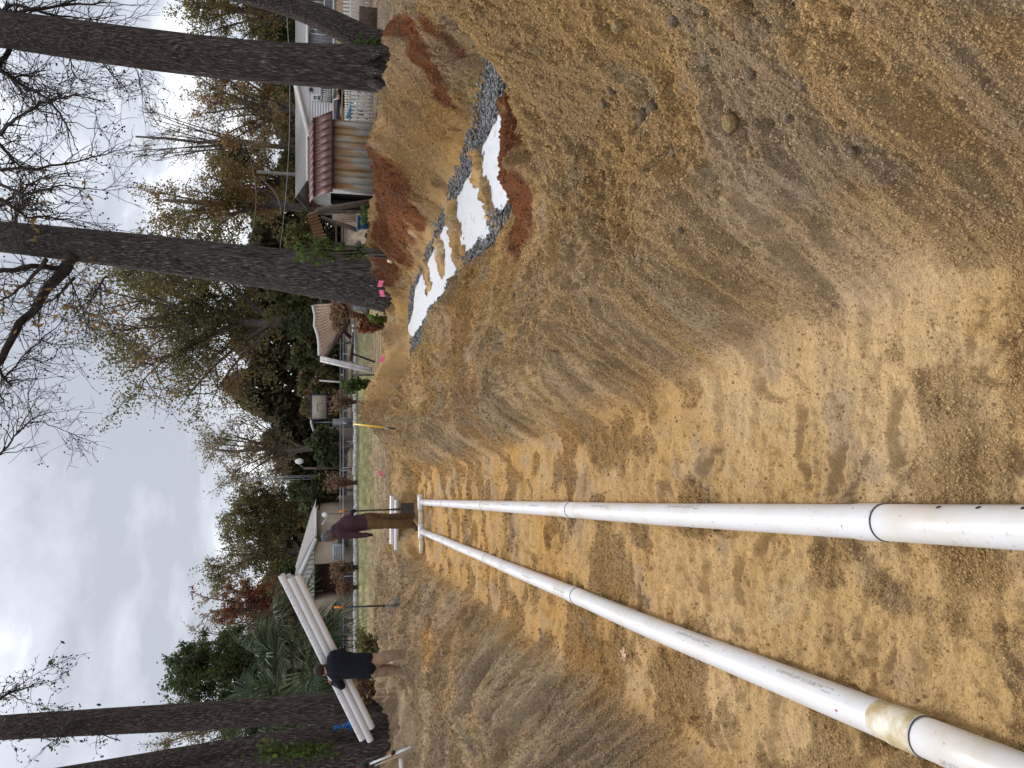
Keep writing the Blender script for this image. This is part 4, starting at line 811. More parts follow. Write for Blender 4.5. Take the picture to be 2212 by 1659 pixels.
# vines up the left trunks
M_VINE = mat('vine_stem', (.075, .055, .042), .9, .3)
def vines(root, path, Rr, seed, n):
    r = np.random.default_rng(seed)
    for k in range(n):
        g = MB(); i0 = r.integers(2, 44); ln = r.integers(7, 16); a0 = -pi / 2 + r.uniform(-1.4, 1.4); tw_ = r.uniform(-2.4, 2.4); pts = []
        for j in range(ln):
            i = min(i0 + j, len(path) - 1); a = a0 + tw_ * j / ln + .3 * sin(j * 1.3 + k); rr_ = Rr * (1.04 + .02 * (k % 3)) * (1 - .006 * i); pts.append(path[i] + np.array([cos(a) * rr_, sin(a) * rr_, r.uniform(-.05, .05)]))
        g.tube(pts, np.linspace(.018, .008, ln), 5); g.build('vine', M_VINE, root, smooth=True)
    g = MB(); i = r.integers(10, 55, 260); a = r.uniform(-pi, 0, 260); c_ = path[i] + np.stack([np.cos(a), np.sin(a), 0 * a], 1) * Rr * (1.05 + .35 * r.random((260, 1)) ** 3) + r.normal(0, .08, (260, 3)); leaves(g, c_[:150], .055, seed); g.build('vine_leaves', LF['dark'], root)
vines(T1, p1, .33, 5, 15); vines(T2, p2, .32, 6, 12); vines(T3, p3, .36, 7, 9)
g = MB(); r = np.random.default_rng(3); c_ = np.array([onY(v, y, 14.15) for v, y in zip(r.uniform(560, 720, 420), 1622 + r.normal(0, 9, 420))]) + r.normal(0, .05, (420, 3)); leaves(g, c_, .06, 9); g.build('ivy_leaves', LF['green'], T3)
# bare limbs, twigs and seed balls over the top of the picture
def limb_set(root, limbs, Y0, seed, tws, balls, leafn=0, r0=.05, lf='rust', spread=1.0):
    r = np.random.default_rng(seed); g = MB(); bl = MB(); tips = []
    for li, L in enumerate(limbs):
        Pn = np.array([onY(v, y, Y0 + .4 * sin(li * 2.1 + i * .7)) for i, (v, y, *_) in enumerate(L)]); R_ = [q[2] for q in L]
        uu = np.linspace(0, len(L) - 1, 6 * len(L)); path = np.stack([np.interp(uu, range(len(L)), Pn[:, k]) for k in range(3)], 1); path[1:-1] += r.normal(0, .018, path[1:-1].shape)
        for k in range(3): path[1:-1, k] = (path[:-2, k] + path[1:-1, k] + path[2:, k]) / 3
        rad_ = np.interp(uu, range(len(L)), R_); g.tube(path, rad_, 7)
        dirn = np.gradient(path, axis=0); dirn /= np.maximum(np.linalg.norm(dirn, axis=1, keepdims=True), 1e-6)
        for k in range(int(tws * len(L))):
            i = r.integers(2, len(path)); S = path[i]; d = dirn[i] * .7 + r.normal(0, .75, 3) * [1, .6, 1]; d /= np.linalg.norm(d); l1 = r.uniform(.35, 1.1) * spread; bend = np.array([0, 0, r.uniform(-.25, .1)]) * l1
            T = S + d * l1 + bend; L2 = bez(S, S + d * l1 * .6, T, 7); L2[1:-1] += r.normal(0, .015, (5, 3)); rr_ = min(.011, rad_[i] * .6); g.tube(L2, np.linspace(rr_, .0035, 7), 4, cap=False)
            for q in range(r.integers(2, 6)):
                S3 = L2[r.integers(1, 7)]; d3 = d * .6 + r.normal(0, .8, 3) * [1, .6, 1]; d3 /= np.linalg.norm(d3); l3 = r.uniform(.10, .38) * spread; T3_ = S3 + d3 * l3 + [0, 0, -.06 * r.random()]; L3 = bez(S3, S3 + d3 * l3 * .55 + r.normal(0, .03, 3), T3_, 5); g.tube(L3, np.linspace(.0052, .0026, 5), 3, cap=False); tips.append(T3_)
                if r.random() < balls: bl.ball(T3_ + [0, 0, -.025], 0.018, seg=6, rings=4)
                if r.random() < balls * .6: bl.ball(L3[3] + [0, 0, -.03], 0.016, seg=6, rings=4)
    g.build('limbs', M_TWIG, root, smooth=True)
    if balls: tag(bl.build('seed_balls', mat('seed_ball', (.04, .028, .022), .9), root, smooth=True), kind='stuff')
    if leafn: t = np.array(tips); c_ = t[r.integers(0, len(t), leafn)] + r.normal(0, .07, (leafn, 3)); h = MB(); leaves(h, c_, .055, seed, asp=2.2); h.build('last_leaves', LF[lf], root)
limb_set(TM, [[(160, 545, .14), (140, 582, .12), (100, 625, .10), (72, 672, .085), (40, 700, .08), (0, 780, .07), (-60, 840, .06)], [(136, 584, .06), (95, 574, .055), (60, 577, .055), (0, 586, .05), (-60, 590, .05)],
    [(-70, 700, .035), (-20, 770, .035), (0, 803, .03), (10, 815, .028), (25, 835, .02)], [(10, 815, .018), (50, 770, .015), (90, 735, .012), (140, 690, .008), (175, 600, .006)], [(90, 735, .012), (120, 745, .01), (160, 745, .008), (195, 742, .005)], [(-60, 1010, .03), (0, 982, .022), (40, 935, .016), (70, 905, .012), (110, 890, .008)], [(60, 912, .012), (100, 912, .009), (140, 930, .007), (178, 948, .005)],
    [(-40, 830, .02), (0, 850, .014), (8, 870, .008)], [(70, 905, .01), (60, 860, .008), (80, 800, .006)]], 16.8, 31, 5, .26, 0, spread=1.0)
limb_set(TM, [[(100, 560, .05), (60, 610, .03), (20, 640, .02), (-20, 660, .02)], [(30, 505, .04), (40, 455, .03), (60, 430, .02)], [(-30, 470, .04), (20, 430, .03), (60, 400, .02), (100, 380, .012)], [(160, 600, .03), (120, 640, .02), (60, 680, .012)], [(150, 600, .02), (170, 650, .012), (185, 700, .008)], [(230, 595, .02), (200, 640, .012), (180, 680, .006)]], 16.3, 32, 8, .03, 300, spread=.9)
limb_set(TR, [[(65, 92, .10), (40, 70, .08), (15, 45, .07), (-20, 20, .06)], [(-60, 60, .06), (0, 62, .05), (40, 45, .04), (120, 52, .03), (190, 58, .02), (260, 62, .01)], [(-10, 40, .05), (60, 22, .03), (140, 12, .02), (230, 5, .012)], [(-30, 180, .06), (0, 140, .05), (20, 110, .045), (38, 92, .04)], [(-60, 110, .05), (20, 5, .03), (110, 30, .02), (220, 45, .008)]], 14.2, 33, 6, .0, 0, spread=1.0)
limb_set(TR, [[(-60, 100, .06), (-20, 120, .05), (0, 148, .045), (52, 190, .032), (80, 198, .028), (107, 218, .024), (131, 246, .018), (143, 270, .013), (165, 300, .008)], [(-40, 270, .05), (0, 292, .035), (24, 262, .028), (60, 238, .022), (100, 222, .017), (160, 207, .011), (217, 216, .006)], [(-60, 350, .04), (0, 365, .028), (80, 363, .022), (150, 353, .017), (230, 333, .011), (247, 318, .006)], [(-60, 290, .04), (0, 313, .028), (32, 350, .02), (67, 373, .012)],
    [(-40, 395, .04), (0, 400, .03), (60, 420, .022), (130, 400, .015), (220, 410, .008), (260, 400, .005)], [(-40, 420, .04), (20, 440, .028), (60, 470, .02), (120, 470, .012), (190, 480, .006)], [(110, 105, .02), (145, 105, .014), (160, 167, .009), (210, 187, .005)], [(205, 113, .015), (246, 167, .008), (274, 199, .004)], [(278, 122, .012), (298, 155, .007), (302, 182, .004)], [(0, 150, .03), (30, 170, .02), (60, 160, .012), (85, 185, .006)]], 14.0, 34, 6, .22, 0, spread=.85)
limb_set(T1, [[(-60, 1500, .04), (0, 1510, .03), (25, 1495, .02), (70, 1480, .012), (120, 1470, .007), (152, 1446, .004)], [(20, 1500, .014), (50, 1515, .009), (90, 1525, .006), (115, 1540, .004)], [(10, 1500, .012), (60, 1465, .006), (108, 1440, .004)], [(200, 1545, .012), (150, 1560, .01), (130, 1600, .01), (60, 1590, .008), (20, 1600, .006)], [(260, 1600, .012), (160, 1570, .01), (90, 1620, .008)]], 16.9, 35, 5, .4, 50, lf='dark', spread=.5)
# ------------------------------------------------------------------ palm: fans of stiff blades on arching stalks
def palm(label, base, seed, nf=44, lf_len=1.4, lift=0.0):
    r = np.random.default_rng(seed); base = np.array(base); root = thing('palm', tuple(base), label, 'palm'); g = MB(); g.tube([base - [0, 0, .2], base + [0, 0, .6], base + [0, 0, 1.1 + lift]], [.30, .28, .24], 12); g.build('trunk', M_BARK, root, smooth=True)
    M_P = leaf_mat('palm_blades', (.030, .050, .028), (.110, .145, .085)); M_S = mat('palm_stalk', (.22, .25, .12), .6, .2)
    for i in range(nf):
        th = i * 2.39996 + r.normal(0, .2); el = r.uniform(-.15, 1.3); hl = r.uniform(1.0, 2.1) * (1.0 + .25 * sin(el)); d = np.array([cos(th) * cos(el), sin(th) * cos(el), sin(el)]); S = base + [0, 0, 1.0 + lift]; C = S + d * hl + [0, 0, -.25 * cos(el)]
        st = MB(); st.tube(bez(S, S + d * hl * .55 + [0, 0, .15], C, 6), np.linspace(.02, .012, 6), 5); fr = st.build('stalk', M_S, root)
        ax = C - (S + d * hl * .55 + [0, 0, .15]); ax /= np.linalg.norm(ax); side = np.cross(ax, [0, 0, 1.]); side /= max(np.linalg.norm(side), 1e-6); nn = np.cross(side, ax); V = []; Q = []; nb = 34; Lb = lf_len * r.uniform(.75, 1.1)
        for k in range(nb):
            a = -1.95 + 3.9 * k / (nb - 1) + r.normal(0, .03); bd = ax * cos(a) + side * sin(a); ll = Lb * (.62 + .38 * cos(a * .5)) * r.uniform(.9, 1.05); wd = np.cross(bd, nn); q0 = C; q1 = C + bd * ll * .55 + nn * .10 * ll * (abs(sin(a)) - .2); q2 = C + bd * ll + np.array([0, 0, -.20 * ll * r.uniform(.4, 1.6)])
            b = len(V); w = .024; V += [q0 - wd * .004, q0 + wd * .004, q1 + wd * w + nn * .006, q1 - wd * w - nn * .006, q2 + wd * .003, q2 - wd * .003]; Q += [[b, b + 1, b + 2, b + 3], [b + 3, b + 2, b + 4, b + 5]]
        f = MB(); f.add(V, Q); f.build('fan_leaf', M_P, fr)
    return root
pb_ = at_bg(790, 1440, 22.5); palm('large green fan palm behind the man carrying pipes', (pb_[0], pb_[1], pb_[2]), 4, 52, lift=.75)
palm('smaller fan palm seen between the left trunks', at_bg(770, 1575, 27), 5, 26)
# ------------------------------------------------------------------ buildings, fences, vehicle, poles (F(): a point of the place from photo row/column at a given distance)
def F(v, y, Y): return onY(v / 4096 * 2212, y / 4096 * 2212, Y)
M_GREYS = mat('grey_siding', (.30, .31, .345), .7, .10, 3); M_WHITE = mat('white_siding', (.74, .74, .75), .6, .05, 3); M_TRIM = mat('white_trim', (.80, .80, .80), .5, .04, 4)
M_SHING = mat('grey_shingle', (.27, .26, .25), .95, .25, 8, bump=.4, bscale=40); M_GLASS = mat('window_glass', (.16, .20, .19), .12, .2, 2, spec=.6); M_TANB = mat('tan_block_base', (.50, .38, .24), .9, .2, 9)
M_DKB = mat('dark_brown', (.07, .04, .035), .8, .2, 5)
def quadp(g, pts, m=0): g.add(pts, [[0, 1, 2, 3]], m=m)
def window(parent, v0, v1, y0, y1, Y, mull='v', yoff=-.06):
    a = F(v1, y1, Y); b = F(v0, y0, Y); x0, x1, z0, z1 = min(a[0], b[0]), max(a[0], b[0]), min(a[2], b[2]), max(a[2], b[2]); w = .07
    f = MB(); f.box((x0, Y + yoff - .03, z0), (x0 + w, Y + yoff + .04, z1)); f.box((x1 - w, Y + yoff - .03, z0), (x1, Y + yoff + .04, z1)); f.box((x0 + w, Y + yoff - .03, z1 - w), (x1 - w, Y + yoff + .04, z1)); f.box((x0 + w, Y + yoff - .03, z0), (x1 - w, Y + yoff + .04, z0 + w))
    xm = (x0 + x1) / 2; zm = (z0 + z1) / 2
    if mull == 'h': f.box((x0 + w, Y + yoff - .02, zm - .025), (x1 - w, Y + yoff + .03, zm + .025))
    else: f.box((xm - .025, Y + yoff - .02, z0 + w), (xm + .025, Y + yoff + .03, z1 - w))
    fr = f.build('window', M_TRIM, parent); g = MB(); g.box((x0 + w, Y + yoff, z0 + w), (x1 - w, Y + yoff + .02, z1 - w)); g.build('pane', M_GLASS, fr)
# --- grey and white house at far right
YH = 48; c0 = F(1372, 350, YH); hr_ = thing('house', (c0[0], YH, c0[2] - .4), 'grey and white sided house with grey roof beyond the white picket fence', 'house')
zb, ze, zr = F(1372, 0, YH)[2], F(1227, 0, YH)[2], F(1196, 0, YH + 4)[2]; zs = F(1333, 0, YH)[2]; xr = F(0, -260, YH)[0]; xl = F(0, 625, YH)[0]; D8 = 8.0
g = MB(); g.box((xl, YH, zs), (xr, YH + D8, ze)); body = g.build('wall', M_GREYS, hr_)
n = 0; x = xl + .1
while x < xr:                                                      # vertical siding boards, proud of the wall
    g = MB(); g.box((x, YH - .022, zs), (x + .17, YH - .002, ze - .02)); g.build('siding_board', M_GREYS, hr_); x += .22
g = MB(); g.box((xl + .05, YH + .05, zb - .6), (xr - .05, YH + D8 - .05, zs - .08)); g.build('base_wall', M_TANB, hr_); g = MB(); g.box((xl - .02, YH - .06, zs - .08), (xr + .02, YH - .002, zs + .03)); g.build('skirt_trim', M_TRIM, hr_)
g = MB(); e0, e1 = xl - .35, xr + .4; yr = YH + 4; g.add([(e0, YH - .4, ze), (e1, YH - .4, ze), (e1, yr, zr + .25), (e0, yr, zr + .25), (e0, YH + D8 + .4, ze), (e1, YH + D8 + .4, ze), (e0, YH - .4, ze - .05), (e1, YH - .4, ze - .05), (e0, yr, zr + .2), (e1, yr, zr + .2), (e0, YH + D8 + .4, ze - .05), (e1, YH + D8 + .4, ze - .05)],
    [[0, 1, 2, 3], [3, 2, 5, 4], [7, 6, 8, 9], [9, 8, 10, 11], [0, 3, 8, 6], [3, 4, 10, 8], [2, 1, 7, 9], [5, 2, 9, 11]]); g.build('roof', M_SHING, hr_)
g = MB(); g.add([(xl, YH, ze - .05), (xl, YH + D8, ze - .05), (xl, yr, zr + .15), (xl + .1, YH, ze - .05), (xl + .1, YH + D8, ze - .05), (xl + .1, yr, zr + .15)], [[0, 1, 4, 3]], [[0, 2, 1], [3, 4, 5]]); g.build('gable', M_GREYS, hr_)
g = MB(); g.box((e0, YH - .52, ze - .12), (e1, YH - .41, ze + .03)); g.build('gutter', M_TRIM, hr_)
# white gabled front section with steps
wx1, wx0, wa = F(0, 200, YH - 1.2)[0], F(0, 428, YH - 1.2)[0], F(1185, 318, YH - 1.2); YW = YH - 1.2; zw = F(1231, 0, YW)[2]
g = MB(); g.add([(wx0, YW, zs), (wx1, YW, zs), (wx1, YW, zw), (wa[0], YW, wa[2] - .05), (wx0, YW, zw), (wx0, YH - .03, zs), (wx1, YH - .03, zs), (wx1, YH - .03, zw), (wa[0], YH - .03, wa[2] - .05), (wx0, YH - .03, zw)], [[0, 1, 2, 4], [0, 4, 9, 5], [1, 6, 7, 2]], [[4, 2, 3]]); g.build('white_front', M_WHITE, hr_)
z = zs + .1
while z < zw - .1: g = MB(); g.box((wx0 + .02, YW - .025, z), (wx1 - .02, YW - .003, z + .13)); g.build('siding_board', M_WHITE, hr_); z += .165
for xa, xb in ((wx0 - .3, wa[0]), (wa[0], wx1 + .3)):
    za, zb2 = (zw - .08, wa[2] + .12) if xa < wa[0] - .01 else (wa[2] + .12, zw - .08); g = MB(); g.beam((xa, YW - .28, za), (xb, YW - .28, zb2), .16, .22); g.build('rake_trim', M_TRIM, hr_)
    g = MB(); g.add([(xa, YW - .35, za + .1), (xb, YW - .35, zb2 + .1), (xb, YH + 2.2, zb2 + .1), (xa, YH + 2.2, za + .1)], [[0, 1, 2, 3]]); g.add([(xa, YW - .35, za + .06), (xb, YW - .35, zb2 + .06), (xb, YH + 2.2, zb2 + .06), (xa, YH + 2.2, za + .06)], [[3, 2, 1, 0]]); g.build('front_roof', M_SHING, hr_)
window(hr_, 1250, 1288, 380, 408, YW, 'h', -.08); window(hr_, 1237, 1305, 97, 145, YH); window(hr_, 1238, 1300, -10, 30, YH); window(hr_, 1244, 1300, 476, 540, YH)
g = MB(); a, b = F(1246, 376, YW), F(1322, 412, YW); g.box((b[0], YW - .06, zs), (a[0], YW - .026, a[2])); dr = g.build('door', M_TRIM, hr_)
for yy in (338, 372):
    g = MB(); p = F(1290, yy, YW - 1.0); q = F(1326, yy, YW - 1.0); zt = p[2]
    for k in range(8): g.box((p[0] - .5 + .13 * k, YW - 1.0, q[2]), (p[0] - .47 + .13 * k, YW - .97, zt))
    g.box((p[0] - .55, YW - 1.02, zt), (p[0] + .5, YW - .95, zt + .06)); g.box((p[0] - .55, YW - 1.02, q[2] - .02), (p[0] + .5, YW - .95, q[2] + .04)); o_ = g.build('porch_railing', mat('dark_railing', (.05, .035, .035), .7), hr_); o_['kind'] = 'stuff'
g = MB(); l = F(1244, 360, YW); g.ball((l[0], YW - .12, l[2]), .13); g.build('lamp', M_DKB, hr_, smooth=True)
# --- tan car before the house
YC = 40.5; cr = F(1405, 410, YC); car = thing('car', (cr[0], YC, ground(cr[0], YC)), 'tan car with dark side window and cream window trim beyond the picket fence', 'car')
M_CAR = mat('tan_car_paint', (.52, .34, .25), .3, .05, 4, spec=.6); M_TYRE = mat('tyre_rubber', (.02, .02, .02), .9)
zc = ground(cr[0], YC) ; zt = F(1323, 0, YC)[2]; zbelt = F(1362, 0, YC)[2]; X0, X1 = F(0, 500, YC)[0], F(0, 190, YC)[0]
def carprof(w0, w1, prof_, nm, mt, y0, y1):
    g = MB(); n_ = len(prof_); V = []
    for yy, ins in ((y0, .10), (y0 + .12, 0), (y1 - .12, 0), (y1, .10)):
        cxx = np.mean([p[0] for p in prof_]); czz = np.mean([p[1] for p in prof_]); V += [(px + (cxx - px) * ins * .5, yy, pz + (czz - pz) * ins) for px, pz in prof_]
    Q = [[k * n_ + i, k * n_ + (i + 1) % n_, (k + 1) * n_ + (i + 1) % n_, (k + 1) * n_ + i] for k in range(3) for i in range(n_)]; V += [(np.mean([p[0] for p in prof_]), y0, np.mean([p[1] for p in prof_])), (np.mean([p[0] for p in prof_]), y1, np.mean([p[1] for p in prof_]))]
    T = [[4 * n_, (i + 1) % n_, i] for i in range(n_)] + [[4 * n_ + 1, 3 * n_ + i, 3 * n_ + (i + 1) % n_] for i in range(n_)]; g.add(V, Q, T); return g.build(nm, mt, car, smooth=False)
carprof(0, 0, [(X0, zc + .35), (X0 - .02, zc + .62), (X0 + .25, zbelt - .14), (X0 + .62, zbelt), (X1 - .8, zbelt), (X1 - .2, zbelt - .08), (X1, zc + .65), (X1, zc + .32)], 'body', M_CAR, YC - .85, YC + .85)
carprof(0, 0, [(X0 + .45, zbelt - .01), (X0 + .95, zt - .22), (X0 + 1.5, zt - .03), (X0 + 2.3, zt), (X1 - 1.5, zt - .05), (X1 - .7, zbelt - .01)], 'cabin', M_CAR, YC - .74, YC + .74)
def win_poly(pts, nm, mt, yy, th): g = MB(); g.prism([(a_, yy, b_) for a_, b_ in pts], (0, th, 0)); return g.build(nm, mt, car)
wx, wz = F(0, 458, YC)[0], zbelt + .03
WP = [(wx, wz), (wx + .10, wz + .26), (wx + .42, zt - .22), (wx + .95, zt - .14), (F(0, 300, YC)[0], zt - .14), (F(0, 290, YC)[0], wz)]
win_poly([(p + (wx + 1.1 - p) * -.06, q + (wz + .22 - q) * -.16) for p, q in WP], 'window_trim', M_TRIM, YC - .775, .02); win_poly(WP, 'window', mat('dark_car_glass', (.03, .035, .045), .1, spec=.7), YC - .79, .02)
for xx in (X0 + .75, X1 - .8):
    for yy in (YC - .82, YC + .64):
        g = MB(); g.lathe((xx, yy, zc + .31), [(.31, 0), (.31, .18)], 20, axis=(0, 1, 0)); w_ = g.build('wheel', M_TYRE, car, smooth=False); g = MB(); g.lathe((xx, yy - .01, zc + .31), [(.18, 0), (.18, .02)], 16, axis=(0, 1, 0)); g.build('rim', M_STEEL, w_)
# --- picket fences
M_PICK = mat('white_picket_paint', (.68, .67, .62), .7, .16, 3)
def picket_fence(name, label, y0, y1, vtop, vbot, Y, step, w=.07):
    a, b = F(vbot, y1, Y), F(vbot, y0, Y); xa, xb = min(a[0], b[0]), max(a[0], b[0]); zt = F(vtop, 0, Y)[2]; zb_ = max(a[2], ground((xa + xb) / 2, Y) - .1) if vbot else 0
    rt = thing(name, ((xa + xb) / 2, Y, zb_), label, 'fence'); x = xa; pm = None
    for zz0 in (zb_ + .10, zb_ + (zt - zb_) * .68): g = MB(); g.box((xa - .05, Y + .022, zz0), (xb + .05, Y + .06, zz0 + .08)); g.build('rail', M_PICK, rt)
    while x < xb:
        if pm is None:
            g = MB(); g.add([(x - w / 2, Y, zb_), (x + w / 2, Y, zb_), (x + w / 2, Y, zt - .05), (x, Y, zt), (x - w / 2, Y, zt - .05), (x - w / 2, Y + .02, zb_), (x + w / 2, Y + .02, zb_), (x + w / 2, Y + .02, zt - .05), (x, Y + .02, zt), (x - w / 2, Y + .02, zt - .05)], [[0, 1, 2, 4], [6, 5, 9, 7], [0, 5, 6, 1], [1, 6, 7, 2], [2, 7, 8, 3], [3, 8, 9, 4], [4, 9, 5, 0]], [[2, 3, 4], [7, 9, 8]]); pm = g.build('picket', M_PICK, rt); px = x
        else:
            o = pm.copy(); COL.objects.link(o); o.location.x = x - px
        x += step
    return rt
picket_fence('picket_fence', 'nearer white picket fence beside the rusty shed', 280, 485, 1404, 1494, 24.0, .122)
picket_fence('picket_fence', 'farther white picket fence close in front of the tan car', 300, 490, 1377, 1408, 37, .135)
picket_fence('picket_fence', 'white picket fence at the right edge behind the leaning trunk', -120, 215, 1372, 1486, 26.0, .135)
# things behind the pickets
g = MB(); g.beam(F(1445, 352, 25.5), F(1398, 478, 25.5), .30, .05); g.beam(F(1440, 352, 25.5) + [0, -.1, .04], F(1392, 478, 25.5) + [0, -.1, .04], .02, .10); tag(g.build('slide', mat('faded_blue_plastic', (.10, .20, .29), .5, .2, 5)), 'faded blue plank like slide leaning behind the near picket fence', 'slide')['kind'] = 'thing'
del bpy.data.objects['slide']['kind']
for k, (v, y, rad_, mt, lab) in enumerate(((1462, 362, .13, mat('lilac_plastic', (.42, .28, .42), .5), 'upper lilac plastic toy behind the near picket fence'), (1466, 438, .14, MATS['lilac_plastic'], 'lower lilac plastic toy behind the near picket fence'), (1436, 428, .13, M_TRIM, 'white plastic toy between the lilac ones and the blue slide'), (1445, 455, .12, M_BLK, 'black toy behind the near picket fence by the shed'))):
    p = F(v, y, 25.2); g = MB(); g.ball(p, rad_, sc=(1.2, .8, .8), seg=10, rings=6); g.ball(p + [.14, 0, .10], rad_ * .55, seg=8, rings=5); g.tube([p + [-.1, 0, -.05], p + [-.16, 0, -.25]], [.03, .03], 6); tag(g.build('toy', mt, smooth=True), lab, 'toy')
p = F(1470, 80, 22); g = MB(); g.box(p - [.35, .2, .35], p + [.3, .2, .25]); tag(g.build('crate', mat('brown_crate', (.09, .06, .045), .9, .3, 8)), 'brown wooden crate on the leaves behind the leaning trunk', 'crate')
# --- rusty metal shed with gambrel roof
YS = 21.5; M_RUST = bpy.data.materials.new('rust_streaked_metal'); M_RUST.use_nodes = True; t = M_RUST.node_tree; b = t.nodes['Principled BSDF']; b.inputs['Roughness'].default_value = .7
co = t.nodes.new('ShaderNodeTexCoord'); mp = t.nodes.new('ShaderNodeMapping'); mp.inputs['Scale'].default_value = (4.2, 4.2, .75); t.links.new(co.outputs['Object'], mp.inputs[0]); nz = t.nodes.new('ShaderNodeTexNoise'); nz.inputs['Scale'].default_value = 1.4; nz.inputs['Detail'].default_value = 5; t.links.new(mp.outputs[0], nz.inputs[0])
sx = t.nodes.new('ShaderNodeSeparateXYZ'); t.links.new(co.outputs['Object'], sx.inputs[0]); rp = t.nodes.new('ShaderNodeValToRGB')
t.links.new(mth('ADD', nz.outputs['Fac'], mth('MULTIPLY', mth('SUBTRACT', sx.outputs[2], .85, tree=t), .20, tree=t), tree=t), rp.inputs[0])
e_ = rp.color_ramp.elements; e_[0].position = .42; e_[0].color = (.42, .40, .36, 1); e_[1].position = .70; e_[1].color = (.30, .125, .035, 1); q = e_.new(.52); q.color = (.38, .27, .15, 1); t.links.new(rp.outputs[0], b.inputs['Base Color'])
M_RROOF = mat('red_brown_metal_roof', (.145, .062, .052), .65, .22, 7); M_DINT = mat('inside_shade', (.008, .007, .006), .95)  # near-black colour stands for the shade inside shed and lean-to
A0, A1 = F(1322, 755, YS), F(1322, 478, YS); xs0, xs1 = A0[0], A1[0]; zb_ = ground((xs0 + xs1) / 2, YS) - .1; ze_ = A0[2]; DS = 2.6; sh = thing('shed', ((xs0 + xs1) / 2, YS, zb_), 'small rusty metal shed with a red brown barn shaped roof', 'shed')
np_ = 10; wpan = (xs1 - xs0) / np_
for k in range(np_):
    g = MB(); xa = xs0 + wpan * k; g.box((xa + .006, YS - .012 * (k % 2), zb_), (xa + wpan - .012, YS + .03, ze_)); g.box((xa + wpan - .010, YS - .028, zb_), (xa + wpan + .004, YS + .03, ze_)); g.build('wall_panel', M_RUST, sh)
zk, zt_ = F(1258, 0, YS + .5)[2], F(1243, 0, YS + 1.3)[2] + .04
g = MB(); g.box((xs0 + .02, YS + .04, zb_), (xs0 + .06, YS + .55, ze_)); g.box((xs0 + .02, YS + 2.0, zb_), (xs0 + .06, YS + DS, ze_)); g.build('side_wall', mat('grey_shed_metal', (.36, .36, .37), .6, .2, 4), sh)
g = MB(); g.add([(xs0 + .04, YS, ze_), (xs0 + .04, YS + .5, zk), (xs0 + .04, YS + 1.3, zt_), (xs0 + .04, YS + 2.1, zk), (xs0 + .04, YS + DS, ze_)], [[0, 4, 3, 1]], [[1, 3, 2]]); g.add([(xs0 + .09, YS, ze_), (xs0 + .09, YS + .5, zk), (xs0 + .09, YS + 1.3, zt_), (xs0 + .09, YS + 2.1, zk), (xs0 + .09, YS + DS, ze_)], [[1, 3, 4, 0]], [[2, 3, 1]]); g.build('gable_panel', MATS['grey_shed_metal'], sh)
g = MB(); g.box((xs0 + .3, YS + .3, zb_), (xs0 + .34, YS + DS - .1, ze_)); g.box((xs1 - .04, YS + .05, zb_), (xs1, YS + DS, ze_)); g.box((xs0 + .02, YS + DS, zb_), (xs1, YS + DS + .03, ze_)); g.build('inner_shade_wall', M_DINT, sh)['kind'] = 'stuff'  # walls painted almost black as the shade behind the shed opening
for k in range(11):
    xa = xs0 - .12 + (xs1 - xs0 + .30) / 11 * k; xb = xa + (xs1 - xs0 + .30) / 11 - .012; ov = -.16
    for (ya, za, yb, zb2) in ((ov, ze_ - .03, .5, zk), (.5, zk + .004, 1.3, zt_)):
        g = MB(); sk = .16; g.add([(xa + 0, YS + ya, za), (xb, YS + ya, za), (xb, YS + yb, zb2), (xa, YS + yb, zb2), (xa, YS + ya, za - .02), (xb, YS + ya, za - .02), (xb, YS + yb, zb2 - .02), (xa, YS + yb, zb2 - .02)], [[0, 1, 2, 3], [7, 6, 5, 4], [0, 4, 5, 1], [1, 5, 6, 2], [2, 6, 7, 3], [3, 7, 4, 0]]); g.beam((xb + .006, YS + ya, za + .008), (xb + .006, YS + yb, zb2 + .008), .02, .035); g.build('roof_panel', M_RROOF, sh)
g = MB(); g.add([(xs0 - .12, YS + 1.3, zt_ + .004), (xs1 + .18, YS + 1.3, zt_ + .004), (xs1 + .18, YS + 2.1, zk), (xs0 - .12, YS + 2.1, zk), (xs1 + .18, YS + DS + .1, ze_), (xs0 - .12, YS + DS + .1, ze_)], [[0, 1, 2, 3], [3, 2, 4, 5]]); g.build('rear_roof', M_RROOF, sh)
for (ya, za) in ((.5, zk + .02), (-.16, ze_ - .04)): g = MB(); g.beam((xs0 - .13, YS + ya, za), (xs1 + .19, YS + ya, za), .05, .05); g.build('roof_edge', M_DKB, sh)
# --- lean-to with sagging corrugated sheet, tubs
M_OLDW = mat('weathered_timber', (.13, .105, .085), .9, .3, 12); M_CORR = mat('pale_rusty_corrugated', (.36, .24, .17), .7, .3, 5, col2=(.55, .45, .33)); M_CORR2 = mat('red_corrugated', (.30, .17, .13), .7, .2, 5, col2=(.36, .27, .17))
def corr(name, p00, p10, p01, p11, waves, amp, m_, parent=None, **k):
    g = MB(); nu, nv = waves * 6, 10; p00, p10, p01, p11 = map(np.array, (p00, p10, p01, p11)); nrm = np.cross(p10 - p00, p01 - p00); nrm = nrm / np.linalg.norm(nrm); V = []
    for i in range(nu + 1):
        for j in range(nv + 1):
            u, v = i / nu, j / nv; V.append((p00 * (1 - u) + p10 * u) * (1 - v) + (p01 * (1 - u) + p11 * u) * v + nrm * (amp * sin(u * waves * 2 * pi) + .03 * sin(v * 3 + u * 4)))
    q = [[i * (nv + 1) + j, (i + 1) * (nv + 1) + j, (i + 1) * (nv + 1) + j + 1, i * (nv + 1) + j + 1] for i in range(nu) for j in range(nv)]; g.add(V, q); g.add([p + nrm * .004 for p in V], [w[::-1] for w in q]); return g.build(name, m_, parent, smooth=True)
